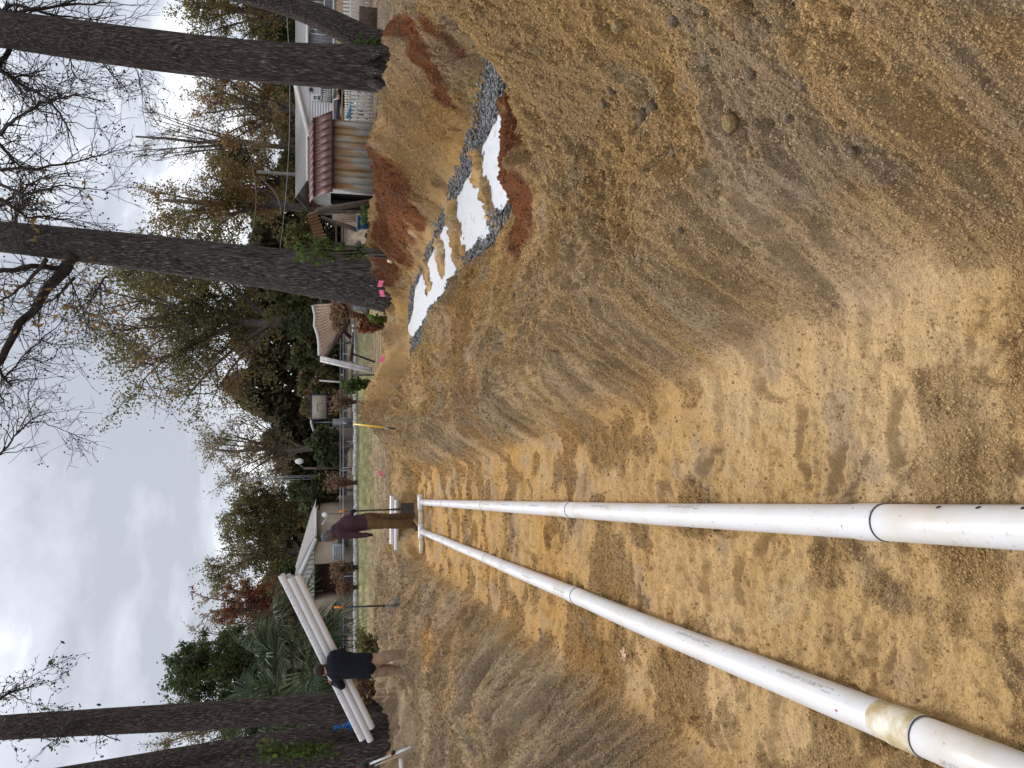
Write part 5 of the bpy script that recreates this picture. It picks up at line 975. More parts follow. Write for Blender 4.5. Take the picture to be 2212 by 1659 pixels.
lt = thing('lean_to', tuple(F(1500, 860, 20.2)), 'half collapsed timber lean-to with a sagging pale corrugated sheet beside the rusty shed', 'lean-to')
corr('corrugated_sheet', F(1226, 858, 19.8), F(1258, 990, 20.0), F(1266, 840, 21.0), F(1318, 985, 21.2), 11, .03, M_CORR, lt)
for a, b, w in (((1268, 842, 20.0), (1500, 805, 20.2), .13), ((1282, 870, 20.6), (1430, 920, 20.4), .10), ((1300, 850, 20.9), (1500, 846, 20.9), .10), ((1345, 880, 21.4), (1345, 1010, 21.4), .07), ((1372, 884, 21.6), (1372, 1005, 21.6), .05), ((1300, 1000, 20.9), (1480, 1006, 20.9), .08)):
    g = MB(); g.beam(F(*a), F(*b), w, w * .8); g.build('timber', M_OLDW, lt)
g = MB(); g.box(F(1520, 850, 21.9), F(1330, 800, 21.95) + [0, .05, 0]); g.build('back_shade_panel', M_DINT, lt)  # added near-black sheet, shade of the lean-to put into its colour
for k in range(4): g = MB(); a = F(1330 + 0, 858 + k * 9, 21.3); b = F(1425, 858 + k * 9, 21.3); g.beam(a, b, .05, .03, up=(0, 1, 0)); g.build('slat', mat('tan_slat', (.38, .30, .22), .8, .2, 6), lt)
def tub(name, label, v0, v1, y0, y1, Y, mt):
    a, b = F(v1, y1, Y), F(v0, y0, Y); x0, x1, z0, z1 = a[0], b[0], a[2], b[2]; d = (x1 - x0) * .45; o = thing(name, ((x0 + x1) / 2, Y, z0), label, 'tub'); g = MB(); tp_ = .10 * (x1 - x0)
    g.add([(x0 + tp_, Y - d + tp_, z0), (x1 - tp_, Y - d + tp_, z0), (x1 - tp_, Y + d - tp_, z0), (x0 + tp_, Y + d - tp_, z0), (x0, Y - d, z1), (x1, Y - d, z1), (x1, Y + d, z1), (x0, Y + d, z1), (x0 + .03, Y - d + .03, z1), (x1 - .03, Y - d + .03, z1), (x1 - .03, Y + d - .03, z1), (x0 + .03, Y + d - .03, z1), (x0 + tp_ + .02, Y - d + tp_ + .02, z0 + .04), (x1 - tp_ - .02, Y - d + tp_ + .02, z0 + .04), (x1 - tp_ - .02, Y + d - tp_ - .02, z0 + .04), (x0 + tp_ + .02, Y + d - tp_ - .02, z0 + .04)],
        [[3, 2, 1, 0], [0, 1, 5, 4], [1, 2, 6, 5], [2, 3, 7, 6], [3, 0, 4, 7], [4, 5, 9, 8], [5, 6, 10, 9], [6, 7, 11, 10], [7, 4, 8, 11], [8, 9, 13, 12], [9, 10, 14, 13], [10, 11, 15, 14], [11, 8, 12, 15], [12, 13, 14, 15]]); g.build('bin_body', mt, o)
    g = MB(); g.box((x0 - .02, Y - d - .02, z1 - .05), (x1 + .02, Y - d - .001, z1)); g.box((x0 - .02, Y + d + .001, z1 - .05), (x1 + .02, Y + d + .02, z1)); g.box((x0 - .02, Y - d - .001, z1 - .05), (x0 - .001, Y + d + .001, z1)); g.box((x1 + .001, Y - d - .001, z1 - .05), (x1 + .02, Y + d + .001, z1)); g.build('rim', mt, o)
M_BLUE = mat('blue_plastic', (.03, .10, .24), .4, .15, 4)
tub('storage_tub', 'blue plastic tub standing on the dark bin in the lean-to', 1428, 1474, 868, 918, 18.6, M_BLUE)
tub('storage_tub', 'dark grey plastic bin under the blue tub in the lean-to', 1476, 1532, 872, 938, 18.5, mat('dark_grey_plastic', (.035, .04, .05), .5, .15, 4))
g = MB(); p = F(1512, 960, 18.8); g.tube([p + .27 * np.array([cos(a), .35, sin(a)]) for a in np.linspace(0, 2 * pi, 25)], .10, 10, cap=False); tag(g.build('tyre', M_TYRE, smooth=True), 'black tyre on the ground left of the dark bin', 'tyre')
g = MB(); g.beam(F(1400, 1010, 19.5), F(1440, 975, 19.3), .22, .10); tag(g.build('timber_offcut', M_OLDW), 'short dark timber beam propped against the middle trunk', 'timber')
g = MB(); g.box(F(1470, 1000, 30), F(1360, 870, 30) + [0, .05, 0]); 
# --- collapsed corrugated roof left of the middle trunk
YK = 19.5; ck = thing('collapsed_shelter', tuple(F(1540, 1300, YK)), 'collapsed shelter with a tilted red brown corrugated roof left of the middle trunk', 'shelter')
corr('corrugated_roof', F(1256, 1218, YK - .6), F(1280, 1425, YK - .4), F(1408, 1208, YK - 2.0), F(1392, 1285, YK - 1.9), 15, .025, M_CORR2, ck)
g = MB(); ridge = [F(1250 + k * 6 + 5 * sin(k * 2.3), 1222 + k * 40, YK - .62) for k in range(6)]; g.tube(ridge, [.035] * 6, 6); g.build('ridge_flashing', M_TRIM, ck, smooth=True)
for a, b, w, mt in (((1392, 1282, YK - 1.85), (1290, 1432, YK - .3), .12, M_DKB), ((1350, 1340, YK - .3), (1385, 1290, YK), .10, M_DKB), ((1345, 1300, YK + .2), (1405, 1352, YK + .2), .10, M_DKB), ((1412, 1330, YK), (1410, 1490, YK), .05, M_OLDW), ((1408, 1415, YK), (1500, 1448, YK), .05, M_DKB), ((1400, 1445, YK), (1412, 1380, YK), .07, M_DKB), ((1475, 1208, YK - .8), (1470, 1262, YK - .8), .08, M_OLDW), ((1280, 1180, YK), (1290, 1240, YK), .07, M_OLDW), ((1240, 1185, YK), (1310, 1190, YK), .06, M_OLDW)):
    g = MB(); g.beam(F(*a), F(*b), w, w); g.build('timber', mt, ck)
corr('side_sheet', F(1408, 1206, YK + .2), F(1470, 1215, YK + .2), F(1415, 1238, YK - .2), F(1470, 1262, YK - .2), 6, .02, mat('grey_corrugated', (.34, .36, .38), .6, .2, 5), ck); corr('rusty_sheet', F(1404, 1238, YK), F(1470, 1258, YK), F(1404, 1270, YK - .2), F(1462, 1284, YK - .2), 5, .02, mat('rusted_sheet', (.20, .075, .045), .8, .3, 6), ck)
r = np.random.default_rng(8); u = r.random(900); v = .55 + .42 * r.random(900); P4 = [np.array(F(*q)) for q in ((1256, 1218, YK - .6), (1280, 1425, YK - .4), (1408, 1208, YK - 2.0), (1392, 1285, YK - 1.9))]
c_ = (P4[0] * (1 - u)[:, None] + P4[1] * u[:, None]) * (1 - v)[:, None] + (P4[2] * (1 - u)[:, None] + P4[3] * u[:, None]) * v[:, None] + np.array([0, -.03, .05]) + r.normal(0, .03, (900, 3)); k_ = (np.abs(v - .6 - .3 * u) < .22); g = MB(); leaves(g, c_[k_], .075, 4); o = g.build('leaf_pile', LF['brush'], ck); o['kind'] = 'stuff'
g = MB(); g.beam(F(1283, 1436, 18.4), F(1486, 1482, 17.6), .14, .06); g.beam(F(1283, 1440, 18.36), F(1486, 1486, 17.56), .03, .07); tag(g.build('leaning_post', mat('white_weathered_post', (.55, .54, .53), .8, .2, 6)), 'white weathered post leaning left of the collapsed roof', 'post')
g = MB(); g.beam(F(1276, 1522, 21), F(1410, 1532, 21), .06, .05); tag(g.build('fence_post', MATS['white_weathered_post']), 'thin pale upright post in the weeds left of the leaning post', 'post')
g = MB(); g.box(F(1480, 1500, 23), F(1290, 1490, 23) + [.8, .03, 0]); 
# welded wire fence seen under the collapsed roof
wf = thing('wire_fence', tuple(F(1505, 1390, 20.5)), 'square mesh wire fence under the collapsed corrugated roof', 'fence'); g = MB(); YWf = 20.5
for k in range(26): y = 1310 + k * 7.6; g.tube([F(1412, y, YWf), F(1520, y, YWf)], [.005, .005], 3, cap=False)
for k in range(14): v = 1414 + k * 8; g.tube([F(v, 1308, YWf), F(v, 1506, YWf)], [.005, .005], 3, cap=False)
o = g.build('wire_mesh', M_WIRE, wf); o['kind'] = 'stuff'
for y in (1312, 1500): g = MB(); g.beam(F(1405, y, YWf), F(1540, y, YWf), .05, .05, up=(0, 1, 0)); g.build('post', M_OLDW, wf)
# --- kerb and chain link fence lines
g = MB(); xk0, xk1 = -24, 3.5; n = 60; xx = np.linspace(xk0, xk1, n)
for k in range(n - 1): g.box((xx[k] + .01, 42.6 + .03 * sin(k * 1.7), ground(xx[k], 42.6) - .1), (xx[k + 1] - .01, 42.9 + .03 * sin(k * 1.7), ground(xx[k], 42.6) + .17 + .02 * sin(k * 2.9)))
o = g.build('kerb', mat('white_painted_kerb', (.62, .61, .58), .9, .35, 7)); o['kind'] = 'structure'
M_GALV = mat('galvanised_steel', (.30, .31, .33), .5, .1, 4, metal=.4)
def chain_fence(label, x0, x1, Y, zt_v, posts):
    zt = F(zt_v, 0, Y)[2]; rt = thing('chain_link_fence', ((x0 + x1) / 2, Y, ground((x0 + x1) / 2, Y)), label, 'fence')
    g = MB(); g.tube([(x0, Y, zt), (x1, Y, zt)], [.022, .022], 8); g.build('top_rail', M_GALV, rt)
    for x in posts: g = MB(); g.tube([(x, Y, ground(x, Y) - .1), (x, Y, zt + .05)], [.03, .03], 8); g.build('post', M_GALV, rt)
    g = MB(); zb_ = ground((x0 + x1) / 2, Y) + .05; s_ = .16; x = x0
    while x < x1: g.tube([(x, Y, zb_), (x + (zt - zb_), Y, zt)], [.003, .003], 3, cap=False); g.tube([(x, Y, zt), (x + (zt - zb_), Y, zb_)], [.003, .003], 3, cap=False); x += s_
    o = g.build('wire_mesh', M_GALV, rt); o['kind'] = 'stuff'
chain_fence('nearer chain link fence along the kerb', -24, 4.2, 43.6, 1373, [-22, -18.4, -15, -11.5, -8.2, -5.0, -1.6, 1.8, 4.2]); chain_fence('farther chain link fence with its rail just above the nearer one', -20, 5.0, 47.2, 1361, [-19, -15.6, -12.2, -9, -5.6, -2.2, 1.2, 4.9])
# --- brick house on the left
YB = 46.5; zE = F(1258, 0, YB)[2]; zB = ground(-12, YB) - .2; xR, xM, xL = F(0, 2119, YB)[0], F(0, 2238, YB)[0], F(0, 2580, YB)[0]; hb = thing('house', ((xR + xL) / 2, YB, zB), 'pale brick house with a white gable and grey roof between the workers', 'house')
M_STUC = mat('tan_plaster', (.42, .34, .26), .9, .12, 3); M_BRK = mat('pale_brick', (.44, .35, .26), .9, .22, 9, bump=.4, bscale=18, stretch=(1, 1, 2.6), det=3); M_DRED = mat('dark_red_brick', (.11, .055, .045), .9, .25, 9)
g = MB(); g.box((xM - .02, YB + .6, zB), (xR, YB + 8, zE)); g.build('plaster_wall', M_STUC, hb)
xP0, xP1 = F(0, 2408, YB)[0], F(0, 2332, YB)[0]
g = MB(); g.box((xP1, YB, zB), (xM, YB + 8, zE)); g.build('brick_wall', M_BRK, hb); g = MB(); g.box((xL, YB + 2.0, zB), (xP1 - .01, YB + 8, zE)); g.build('porch_wall', M_DRED, hb); g = MB(); g.box((xL, YB, zB), (xP0 - 1.2, YB + 2, zE)); g.build('side_wall', M_BRK, hb)
xA = F(0, 2412, YB)[0]; zA = F(1180, 0, YB)[2]
g = MB(); g.add([(xL, YB - .02, zE), (xM + .1, YB - .02, zE), (xA, YB - .02, zA - .12), (xL, YB + .1, zE), (xM + .1, YB + .1, zE), (xA, YB + .1, zA - .12)], [[0, 3, 4, 1]], [[0, 1, 2], [5, 4, 3]]); gb = g.build('gable', M_TRIM, hb)
x = xL + .3
while x < xM:
    k = 1 - abs(x - xA) / (xM - xA if x > xA else xA - xL); zz1 = zE + (zA - .15 - zE) * max(k, 0)
    if zz1 > zE + .1: g = MB(); g.box((x, YB - .045, zE + .02), (x + .24, YB - .022, zz1)); g.build('gable_board', M_TRIM, hb)
    x += .30
for xa, za, xb, zb2 in ((xL - .4, zE - .1, xA, zA), (xA, zA, xM + .35, zE - .1)):
    g = MB(); g.beam((xa, YB - .35, za), (xb, YB - .35, zb2), .12, .22); g.build('rake_trim', M_TRIM, hb)
    g = MB(); g.add([(xa, YB - .4, za + .12), (xb, YB - .4, zb2 + .12), (xb, YB + 9, zb2 + .12), (xa, YB + 9, za + .12), (xa, YB - .4, za + .05), (xb, YB - .4, zb2 + .05), (xb, YB + 9, zb2 + .05), (xa, YB + 9, za + .05)], [[0, 1, 2, 3], [7, 6, 5, 4], [0, 4, 5, 1], [3, 2, 6, 7]]); g.build('roof', M_SHING, hb)
zR2 = F(1180, 0, YB + 4)[2]
g = MB(); g.add([(xR + .45, YB + .15, zE - .02), (xR + .45, YB + 8.4, zE - .02), (xA, YB + 4.2, zR2), (xA, YB + 4.2, zR2 - .02), (xM - .1, YB + .15, zE - .02), (xA, YB + .15, zE)], [], [[4, 0, 2], [0, 1, 2], [4, 2, 5]]); g.build('hip_roof', M_SHING, hb); g = MB(); g.box((xM + .36, YB + .05, zE - .14), (xR + .5, YB + .18, zE + .0)); g.build('gutter', M_TRIM, hb)
for y in (2188, 2203): g = MB(); p = F(1262, y, YB + .5); q = F(1318 if y > 2195 else 1306, y, YB + .5); g.tube([p, q], [.05, .05], 8); g.build('vent_pipe', M_GALV, hb, smooth=True)
window(hb, 1272, 1292, 2362, 2386, YB + 2.0, 'v', -.06); g = MB(); g.box((F(0, 2350, YB)[0], YB + 1.9, zB), (F(0, 2334, YB)[0], YB + 1.97, F(1268, 0, YB)[2])); g.build('door', M_TRIM, hb)
g = MB(); p = F(1372, 2200, YB - .8); g.box(p - [.55, .4, .1], p + [.40, .4, .65]); ac = tag(g.build('cooling_unit', mat('grey_cabinet', (.36, .41, .41), .5, .1, 3)), 'grey outdoor cooling unit at the foot of the plaster wall', 'cooling unit')
for k in range(6): g = MB(); g.box((p[0] - .5, p[1] - .43, p[2] + k * .1), (p[0] + .35, p[1] - .405, p[2] + k * .1 + .05)); g.build('louvre', M_GALV, ac)
g = MB(); p = F(1358, 2168, YB - .5); g.box(p - [.3, .2, .55], p + [.3, .2, .1]); tag(g.build('meter_box', mat('dark_box', (.05, .05, .05), .6)), 'dark utility box by the right end of the brick house', 'utility box')
a, b = F(1270, 2105, 49), F(1372, 2040, 49); g = MB(); g.box((b[0] - 1.2, 49, zB), (b[0], 53, a[2] - .1)); rsd = thing('red_shed', (b[0] - .6, 49, zB), 'small dark red outbuilding right of the brick house', 'shed'); g.build('wall', mat('dark_red_boards', (.13, .04, .03), .9, .2, 5), rsd); g = MB(); g.add([(b[0] - 1.5, 48.7, a[2] - .15), (b[0] + .3, 48.7, a[2] - .15), (b[0] - .6, 48.7, a[2] + .45), (b[0] - 1.5, 53.2, a[2] - .15), (b[0] + .3, 53.2, a[2] - .15), (b[0] - .6, 53.2, a[2] + .45)], [[0, 2, 5, 3], [1, 4, 5, 2], [0, 3, 4, 1]], [[0, 1, 2], [3, 5, 4]]); g.build('roof', M_DKB, rsd)
# satellite dish on its pole
dp = F(1305, 2057, 45); ds = thing('satellite_dish', (dp[0], 45, ground(dp[0], 45)), 'white satellite dish on a thin pole right of the brick house', 'satellite dish'); g = MB(); g.tube([(dp[0], 45, ground(dp[0], 45)), (dp[0], 45, dp[2])], [.03, .03], 8); g.build('pole', M_OLDW, ds); g = MB(); g.lathe(dp + [0, -.05, .05], [(.02, 0), (.12, .03), (.19, .07)], 16, axis=(-.3, -.8, .35)); g.build('dish', M_TRIM, ds, smooth=True)
g = MB(); g.tube([dp + [-.1, -.1, -.1], dp + [-.55, -.4, .25]], [.025, .025], 6); g.build('feed_arm', M_TRIM, ds)
# --- street lamp, lattice mast, power pole and wires
p = F(1378, 1873, 50); q = F(1214, 1873, 50); lm = thing('street_lamp', (p[0], 50, ground(p[0], 50)), 'thin brown street lamp pole with a white lamp head', 'street lamp'); g = MB(); g.tube([(p[0], 50, ground(p[0], 50)), q], [.09, .07], 10); g.build('pole', mat('brown_pole', (.13, .09, .07), .8), lm); g = MB(); h_ = F(1198, 1845, 50); g.tube([q - [0, 0, .05], (q + h_) / 2 + [0, 0, .1], h_], [.03, .03, .03], 6); g.build('arm', M_GALV, lm); g = MB(); g.ball(h_, .26, sc=(.8, .8, 1.1)); g.build('lamp_head', M_TRIM, lm, smooth=True)
p = F(1370, 1905, 58); zt = F(970, 0, 58)[2]; ml = thing('lattice_mast', (p[0], 58, ground(p[0], 58)), 'tall grey lattice mast behind the street lamp', 'mast')
for dx_, dy_ in ((-.18, 0), (.18, 0), (0, .3)): g = MB(); g.tube([(p[0] + dx_, 58 + dy_, ground(p[0], 58)), (p[0] + dx_ * .6, 58 + dy_ * .6, zt)], [.035, .03], 6); g.build('leg', M_GALV, ml)
g = MB(); z = ground(p[0], 58) + .5
while z < zt: g.tube([(p[0] - .17, 58, z), (p[0] + .17, 58, z + .4)], [.015, .015], 4); g.tube([(p[0] + .17, 58, z + .4), (p[0] - .17, 58, z + .8)], [.015, .015], 4); z += .8
o = g.build('bracing', M_GALV, ml); o['kind'] = 'stuff'
p = F(1300, 706, 55); zt = F(1027, 706, 55)[2]; pp = thing('power_pole', (p[0], 55, ground(p[0], 55)), 'grey wooden power pole behind the rusty shed', 'power pole'); g = MB(); g.tube([(p[0], 55, ground(p[0], 55)), (p[0], 55, zt)], [.16, .11], 10); g.build('pole', mat('grey_pole', (.20, .185, .16), .9, .2, 6), pp, smooth=True)
for k, (a, b, lab) in enumerate((((1139, -40, 52), (1118, 1010, 52), 'lower overhead wire crossing in front of the russet trees'), ((1003, 640, 54), (985, 1000, 54), 'upper thin overhead wire right of the middle trunk'), ((1035, 706, 55), (1120, 860, 53), 'short sloping wire from the power pole'))):
    A, B = F(*a), F(*b); g = MB(); g.tube([A * (1 - u) + B * u - [0, 0, .5 * 4 * u * (1 - u)] for u in np.linspace(0, 1, 16)], .022 if k == 0 else .014, 5); tag(g.build('overhead_wire', mat('wire', (.32, .32, .34), .5)), lab, 'wire')
# basketball backboard, white awning, rusty box shed far away
p = F(1276, 1628, 49); bb = thing('basketball_goal', (p[0], 49, ground(p[0], 49)), 'basketball backboard with dark blue edge on a pole before the woods', 'basketball goal'); g = MB(); g.box(p - [.78, .02, .46], p + [.78, .02, .46]); bd = g.build('backboard', mat('tan_board', (.42, .36, .28), .6, .1, 3), bb)
g = MB()
for lo, hi in (((-.86, -.04, -.54), (.86, .03, -.465)), ((-.86, -.04, .465), (.86, .03, .54)), ((-.86, -.04, -.465), (-.785, .03, .465)), ((.785, -.04, -.465), (.86, .03, .465))): g.box(p + lo, p + hi)
g.build('edge_frame', mat('dark_blue', (.02, .03, .09), .5), bb); g = MB()
for lo, hi in (((-.3, -.05, -.30), (.3, -.021, -.25)), ((-.3, -.05, .1), (.3, -.021, .15)), ((-.3, -.05, -.25), (-.25, -.021, .1)), ((.25, -.05, -.25), (.3, -.021, .1))): g.box(p + lo, p + hi)
g.build('aiming_square', mat('grey_line', (.25, .27, .30), .6), bb); g = MB(); g.tube([(p[0], 49.2, ground(p[0], 49)), (p[0], 49.2, p[2])], [.06, .06], 8); g.build('pole', M_BLK, bb); g = MB(); g.tube([p + [.23 * cos(a), -.3 + .23 * sin(a), -.45] for a in np.linspace(0, 2 * pi, 17)], .02, 5); g.build('hoop', mat('orange_hoop', (.5, .1, .03), .5), bb)
g = MB(); V = []; pts_ = [(1242, 1668), (1240, 1690), (1247, 1715), (1256, 1735), (1268, 1752)]
for (v, y) in pts_: V += [F(v, y, 53), F(v + 3, y, 53) + [0, 2.5, -.1], F(v + 6 , y, 53)]
g.add(V, [[3 * i, 3 * i + 3, 3 * i + 4, 3 * i + 1] for i in range(4)] + [[3 * i + 2, 3 * i + 5, 3 * i + 3, 3 * i] for i in range(4)] + [[3 * i + 1, 3 * i + 4, 3 * i + 5, 3 * i + 2] for i in range(4)]); aw = thing('awning', tuple(F(1268, 1752, 53)), 'bright white curved awning between the backboard and the street lamp', 'awning'); g.build('canopy', M_TRIM, aw, smooth=True)
for (v, y) in ((1250, 1690), (1268, 1750)): q = F(v, y, 53.5); g = MB(); g.tube([(q[0], 53.5, ground(q[0], 53.5)), (q[0], 53.5, q[2])], [.04, .04], 6); g.build('post', M_GALV, aw)
p = F(1363, 1740, 50); bs = thing('box_shed', (p[0], 50, ground(p[0], 50)), 'weathered box shed with rusty patches below the white awning', 'shed'); a, b = F(1362, 1764, 50), F(1316, 1714, 50); g = MB(); g.box((a[0], 50, ground(p[0], 50)), (b[0], 52, b[2])); g.build('wall', mat('weathered_cream', (.33, .28, .22), .8, .3, 1.5, col2=(.26, .12, .06), thr=(.5, .62)), bs); g = MB(); g.box((a[0] - .15, 49.85, b[2] + .004), (b[0] + .15, 52.15, b[2] + .08)); g.build('roof', M_OLDW, bs)
a, b = F(1362, 1712, 50.5), F(1340, 1690, 50.5); g = MB(); g.box((a[0], 50.4, ground(p[0], 50)), (b[0] + .2, 52, F(1330, 0, 50)[2])); tag(g.build('garden_tank', M_GALV), 'grey upright tank beside the weathered box shed', 'tank')
# blue tarp bundle tied between the left trunks
g = MB(); c_ = F(1412, 2898, 14.9); r = np.random.default_rng(4)
for k in range(14): d = r.normal(0, 1, 3) * [.05, .04, .16]; g.ball(c_ + d, r.uniform(.05, .10), seg=7, rings=5, sc=(r.uniform(.6, 1.1), .8, r.uniform(.8, 1.8)))
o = g.build('tarp_bundle', mat('blue_tarp', (.01, .10, .30), .4, .3, 12)); tag(o, 'bright blue crumpled tarp between the two vine wrapped trunks', 'tarp')
M = o.modifiers.new('r', 'REMESH'); M.mode = 'VOXEL'; M.voxel_size = .02
bpy.context.view_layer.update(); dg = bpy.context.evaluated_depsgraph_get(); me = bpy.data.meshes.new_from_object(o.evaluated_get(dg)); o.modifiers.clear(); o.data = me
v = np.array([q.co[:] for q in me.vertices]); nn = np.array([q.normal[:] for q in me.vertices]); v += nn * (.03 * fbm(v[:, 0] * 14 + v[:, 1] * 9, v[:, 2] * 11, 4, 7))[:, None]; me.vertices.foreach_set('co', v.astype(np.float32).ravel()); me.update()
# leaf litter lying on the ground between the pile and the fences
r = np.random.default_rng(12); n = 9000; lx = np.concatenate([r.uniform(-10, 0, 5000), r.uniform(3.5, 12, 4000)]); ly = np.concatenate([15.5 + 12 * r.random(5000) ** 2.0, r.uniform(13.5, 24, 4000)])
lz, _, lsm, _, _ = full_z(lx, ly); k = lsm < .5; g = MB(); P_ = np.stack([lx, ly, lz + .02], 1)[k]; P_ = np.repeat(P_, 2, 0) + r.normal(0, .25, (2 * len(P_), 3)) * [1, 1, .02]; leaves(g, P_, .042, 3, flat=.25); o = g.build('leaf_litter', leaf_mat('litter_leaves', (.16, .115, .08), (.33, .24, .17)), loc=(0, 0, 0)); o['kind'] = 'stuff'
# dark clod mound and roots on the left bank
g = MB()
# ------------------------------------------------------------------ people
M_SKIN = mat('skin', (.42, .22, .15), .55, .06, 10); M_HAIR = mat('short_dark_hair', (.035, .022, .018), .8, .3, 40); M_NAVY = mat('navy_shirt', (.004, .006, .013), .85, .3, 5); M_KHAKI = mat('khaki_trousers', (.30, .20, .135), .9, .16, 5); M_PLUM = mat('dark_plum_hoodie', (.055, .026, .034), .9, .25, 6)
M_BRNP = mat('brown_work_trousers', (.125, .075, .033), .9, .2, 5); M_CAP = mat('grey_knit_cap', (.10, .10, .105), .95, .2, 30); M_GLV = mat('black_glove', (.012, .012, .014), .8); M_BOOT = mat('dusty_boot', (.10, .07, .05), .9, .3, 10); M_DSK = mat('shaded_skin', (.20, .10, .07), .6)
def capsule(g, a, b, ra, rb):
    a = np.asarray(a, float); b = np.asarray(b, float); d = b - a; L = np.linalg.norm(d); d = d / L if L > 1e-6 else np.array([0, 0, 1.]); P = []; R = []
    for k in range(6): th = pi / 2 * k / 5; P.append(a - d * ra * cos(th)); R.append(max(ra * sin(th), .0015))
    for k in range(1, 4): P.append(a + d * L * k / 4); R.append(ra + (rb - ra) * k / 4)
    for k in range(6): th = pi / 2 * (1 - k / 5); P.append(b + d * rb * cos(th)); R.append(max(rb * sin(th), .0015))
    g.tube(P, R, 14)
def person(label, caps, mats, seed, voxel=.013, wr=()):
    lo = np.array([c[0] for c in caps] + [c[1] for c in caps]); base = (lo[:, 0].mean(), lo[:, 1].mean(), lo[:, 2].min()); g = MB()
    for c in caps: capsule(g, *c[:4])
    o = g.build('person', mats, loc=base); m = o.modifiers.new('r', 'REMESH'); m.mode = 'VOXEL'; m.voxel_size = voxel; s = o.modifiers.new('s', 'SMOOTH'); s.factor = .5; s.iterations = 7
    bpy.context.view_layer.update(); dg = bpy.context.evaluated_depsgraph_get(); me = bpy.data.meshes.new_from_object(o.evaluated_get(dg)); o.modifiers.clear(); o.data = me
    me.materials.clear()
    for mm in mats: me.materials.append(mm)
    n = len(me.vertices); v = np.empty(n * 3, np.float32); me.vertices.foreach_get('co', v); v = v.reshape(-1, 3).astype(float); nn = np.array([q.normal[:] for q in me.vertices]); W_ = v + np.array(base)
    best = np.full(n, 9.); mi = np.zeros(n, int)
    for c in caps:
        a, b = np.asarray(c[0], float), np.asarray(c[1], float); d = b - a; L2 = max(d.dot(d), 1e-9); u = np.clip(((W_ - a) @ d) / L2, 0, 1); dist = np.linalg.norm(W_ - a - u[:, None] * d, axis=1) - (c[2] + (c[3] - c[2]) * u); k = dist < best; best[k] = dist[k]; mi[k] = c[4]
    amp = np.array([wr[i] if i < len(wr) else 0 for i in range(len(mats))])[mi]
    f1 = fbm(W_[:, 0] * 6 + W_[:, 1] * 5 + 3 * W_[:, 2], W_[:, 2] * 13 - W_[:, 0] * 4, 4, seed); f2 = 1 - np.abs(fbm(W_[:, 0] * 5 - W_[:, 1] * 6, W_[:, 2] * 15 + W_[:, 0] * 9, 3, seed + 3)) * 2
    v += nn * (amp * (f1 * .7 + f2 * .6))[:, None]; me.vertices.foreach_set('co', v.astype(np.float32).ravel())
    fm = np.zeros(len(me.polygons), int); li = np.array([p.vertices[0] for p in me.polygons]); fm = mi[li]; me.polygons.foreach_set('material_index', fm.astype(np.int32)); me.polygons.foreach_set('use_smooth', np.ones(len(fm), bool)); me.update()
    return tag(o, label, 'person')
def hand(p, d, side, m, grip=.6):
    """palm and five fingers: p wrist, d towards the knuckles, side towards the thumb"""
    p = np.asarray(p, float); d = np.asarray(d, float); d /= np.linalg.norm(d); side = np.asarray(side, float); side -= d * side.dot(d); side /= np.linalg.norm(side); nrm = np.cross(d, side); C_ = [(p, p + d * .075, .030, .032, m), (p + side * .02, p + d * .08 + side * .025, .02, .018, m), (p - side * .02, p + d * .075 - side * .026, .02, .016, m)]
    for k, ln in enumerate((.072, .080, .074, .058)):
        b = p + d * .085 + side * (.030 - .020 * k); c1 = b + (d * cos(grip) + nrm * sin(grip)) * ln * .5; c2 = c1 + (d * cos(grip * 2.2) + nrm * sin(grip * 2.2)) * ln * .5; C_ += [(b, c1, .0105, .010, m), (c1, c2, .010, .0085, m)]
    t0 = p + d * .025 + side * .03; t1 = t0 + (side * .8 + d * .6 + nrm * .3) * .038; C_ += [(t0, t1, .013, .0115, m), (t1, t1 + (d * .9 + nrm * .5) * .03, .0115, .010, m)]; return C_
# ---- man in brown with the shovel, walking to the left, seen from behind his right side
def q1(v, y, dY=0.0): return F(1200 + v * .3013, 1800 + y * .3013, 14.45 + dY)
H, T, P_, G, B_, C0, SK = range(7)
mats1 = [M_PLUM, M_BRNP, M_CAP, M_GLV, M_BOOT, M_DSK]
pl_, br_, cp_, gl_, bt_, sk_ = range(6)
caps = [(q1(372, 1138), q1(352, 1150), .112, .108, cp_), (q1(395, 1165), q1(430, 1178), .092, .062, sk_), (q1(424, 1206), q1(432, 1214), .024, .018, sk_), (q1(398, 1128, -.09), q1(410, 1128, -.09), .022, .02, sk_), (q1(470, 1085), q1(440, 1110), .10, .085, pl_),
        (q1(540, 1060), q1(700, 985), .165, .160, pl_), (q1(700, 985), q1(865, 955), .160, .172, pl_), (q1(535, 1120, -.05), q1(535, 1005, .10), .10, .10, pl_), (q1(480, 1060), q1(560, 1075), .12, .15, pl_),
        (q1(545, 1120, -.16), q1(740, 1130, -.20), .075, .062, pl_), (q1(740, 1130, -.20), q1(890, 1128, -.22), .060, .048, pl_), (q1(540, 985, .15), q1(640, 880, .12), .078, .066, pl_), (q1(640, 880, .12), q1(690, 830, -.02), .062, .050, pl_),
        (q1(880, 950), q1(930, 945), .168, .16, br_), (q1(930, 970, -.07), q1(1190, 985, -.10), .115, .088, br_), (q1(1190, 985, -.10), q1(1470, 985, -.08), .085, .080, br_), (q1(930, 910, .09), q1(1200, 905, .16), .115, .088, br_), (q1(1200, 905, .16), q1(1500, 872, .22), .085, .078, br_),
        (q1(1500, 990, -.08), q1(1545, 1050, -.10), .055, .045, bt_), (q1(1530, 875, .22), q1(1560, 925, .20), .055, .045, bt_)]
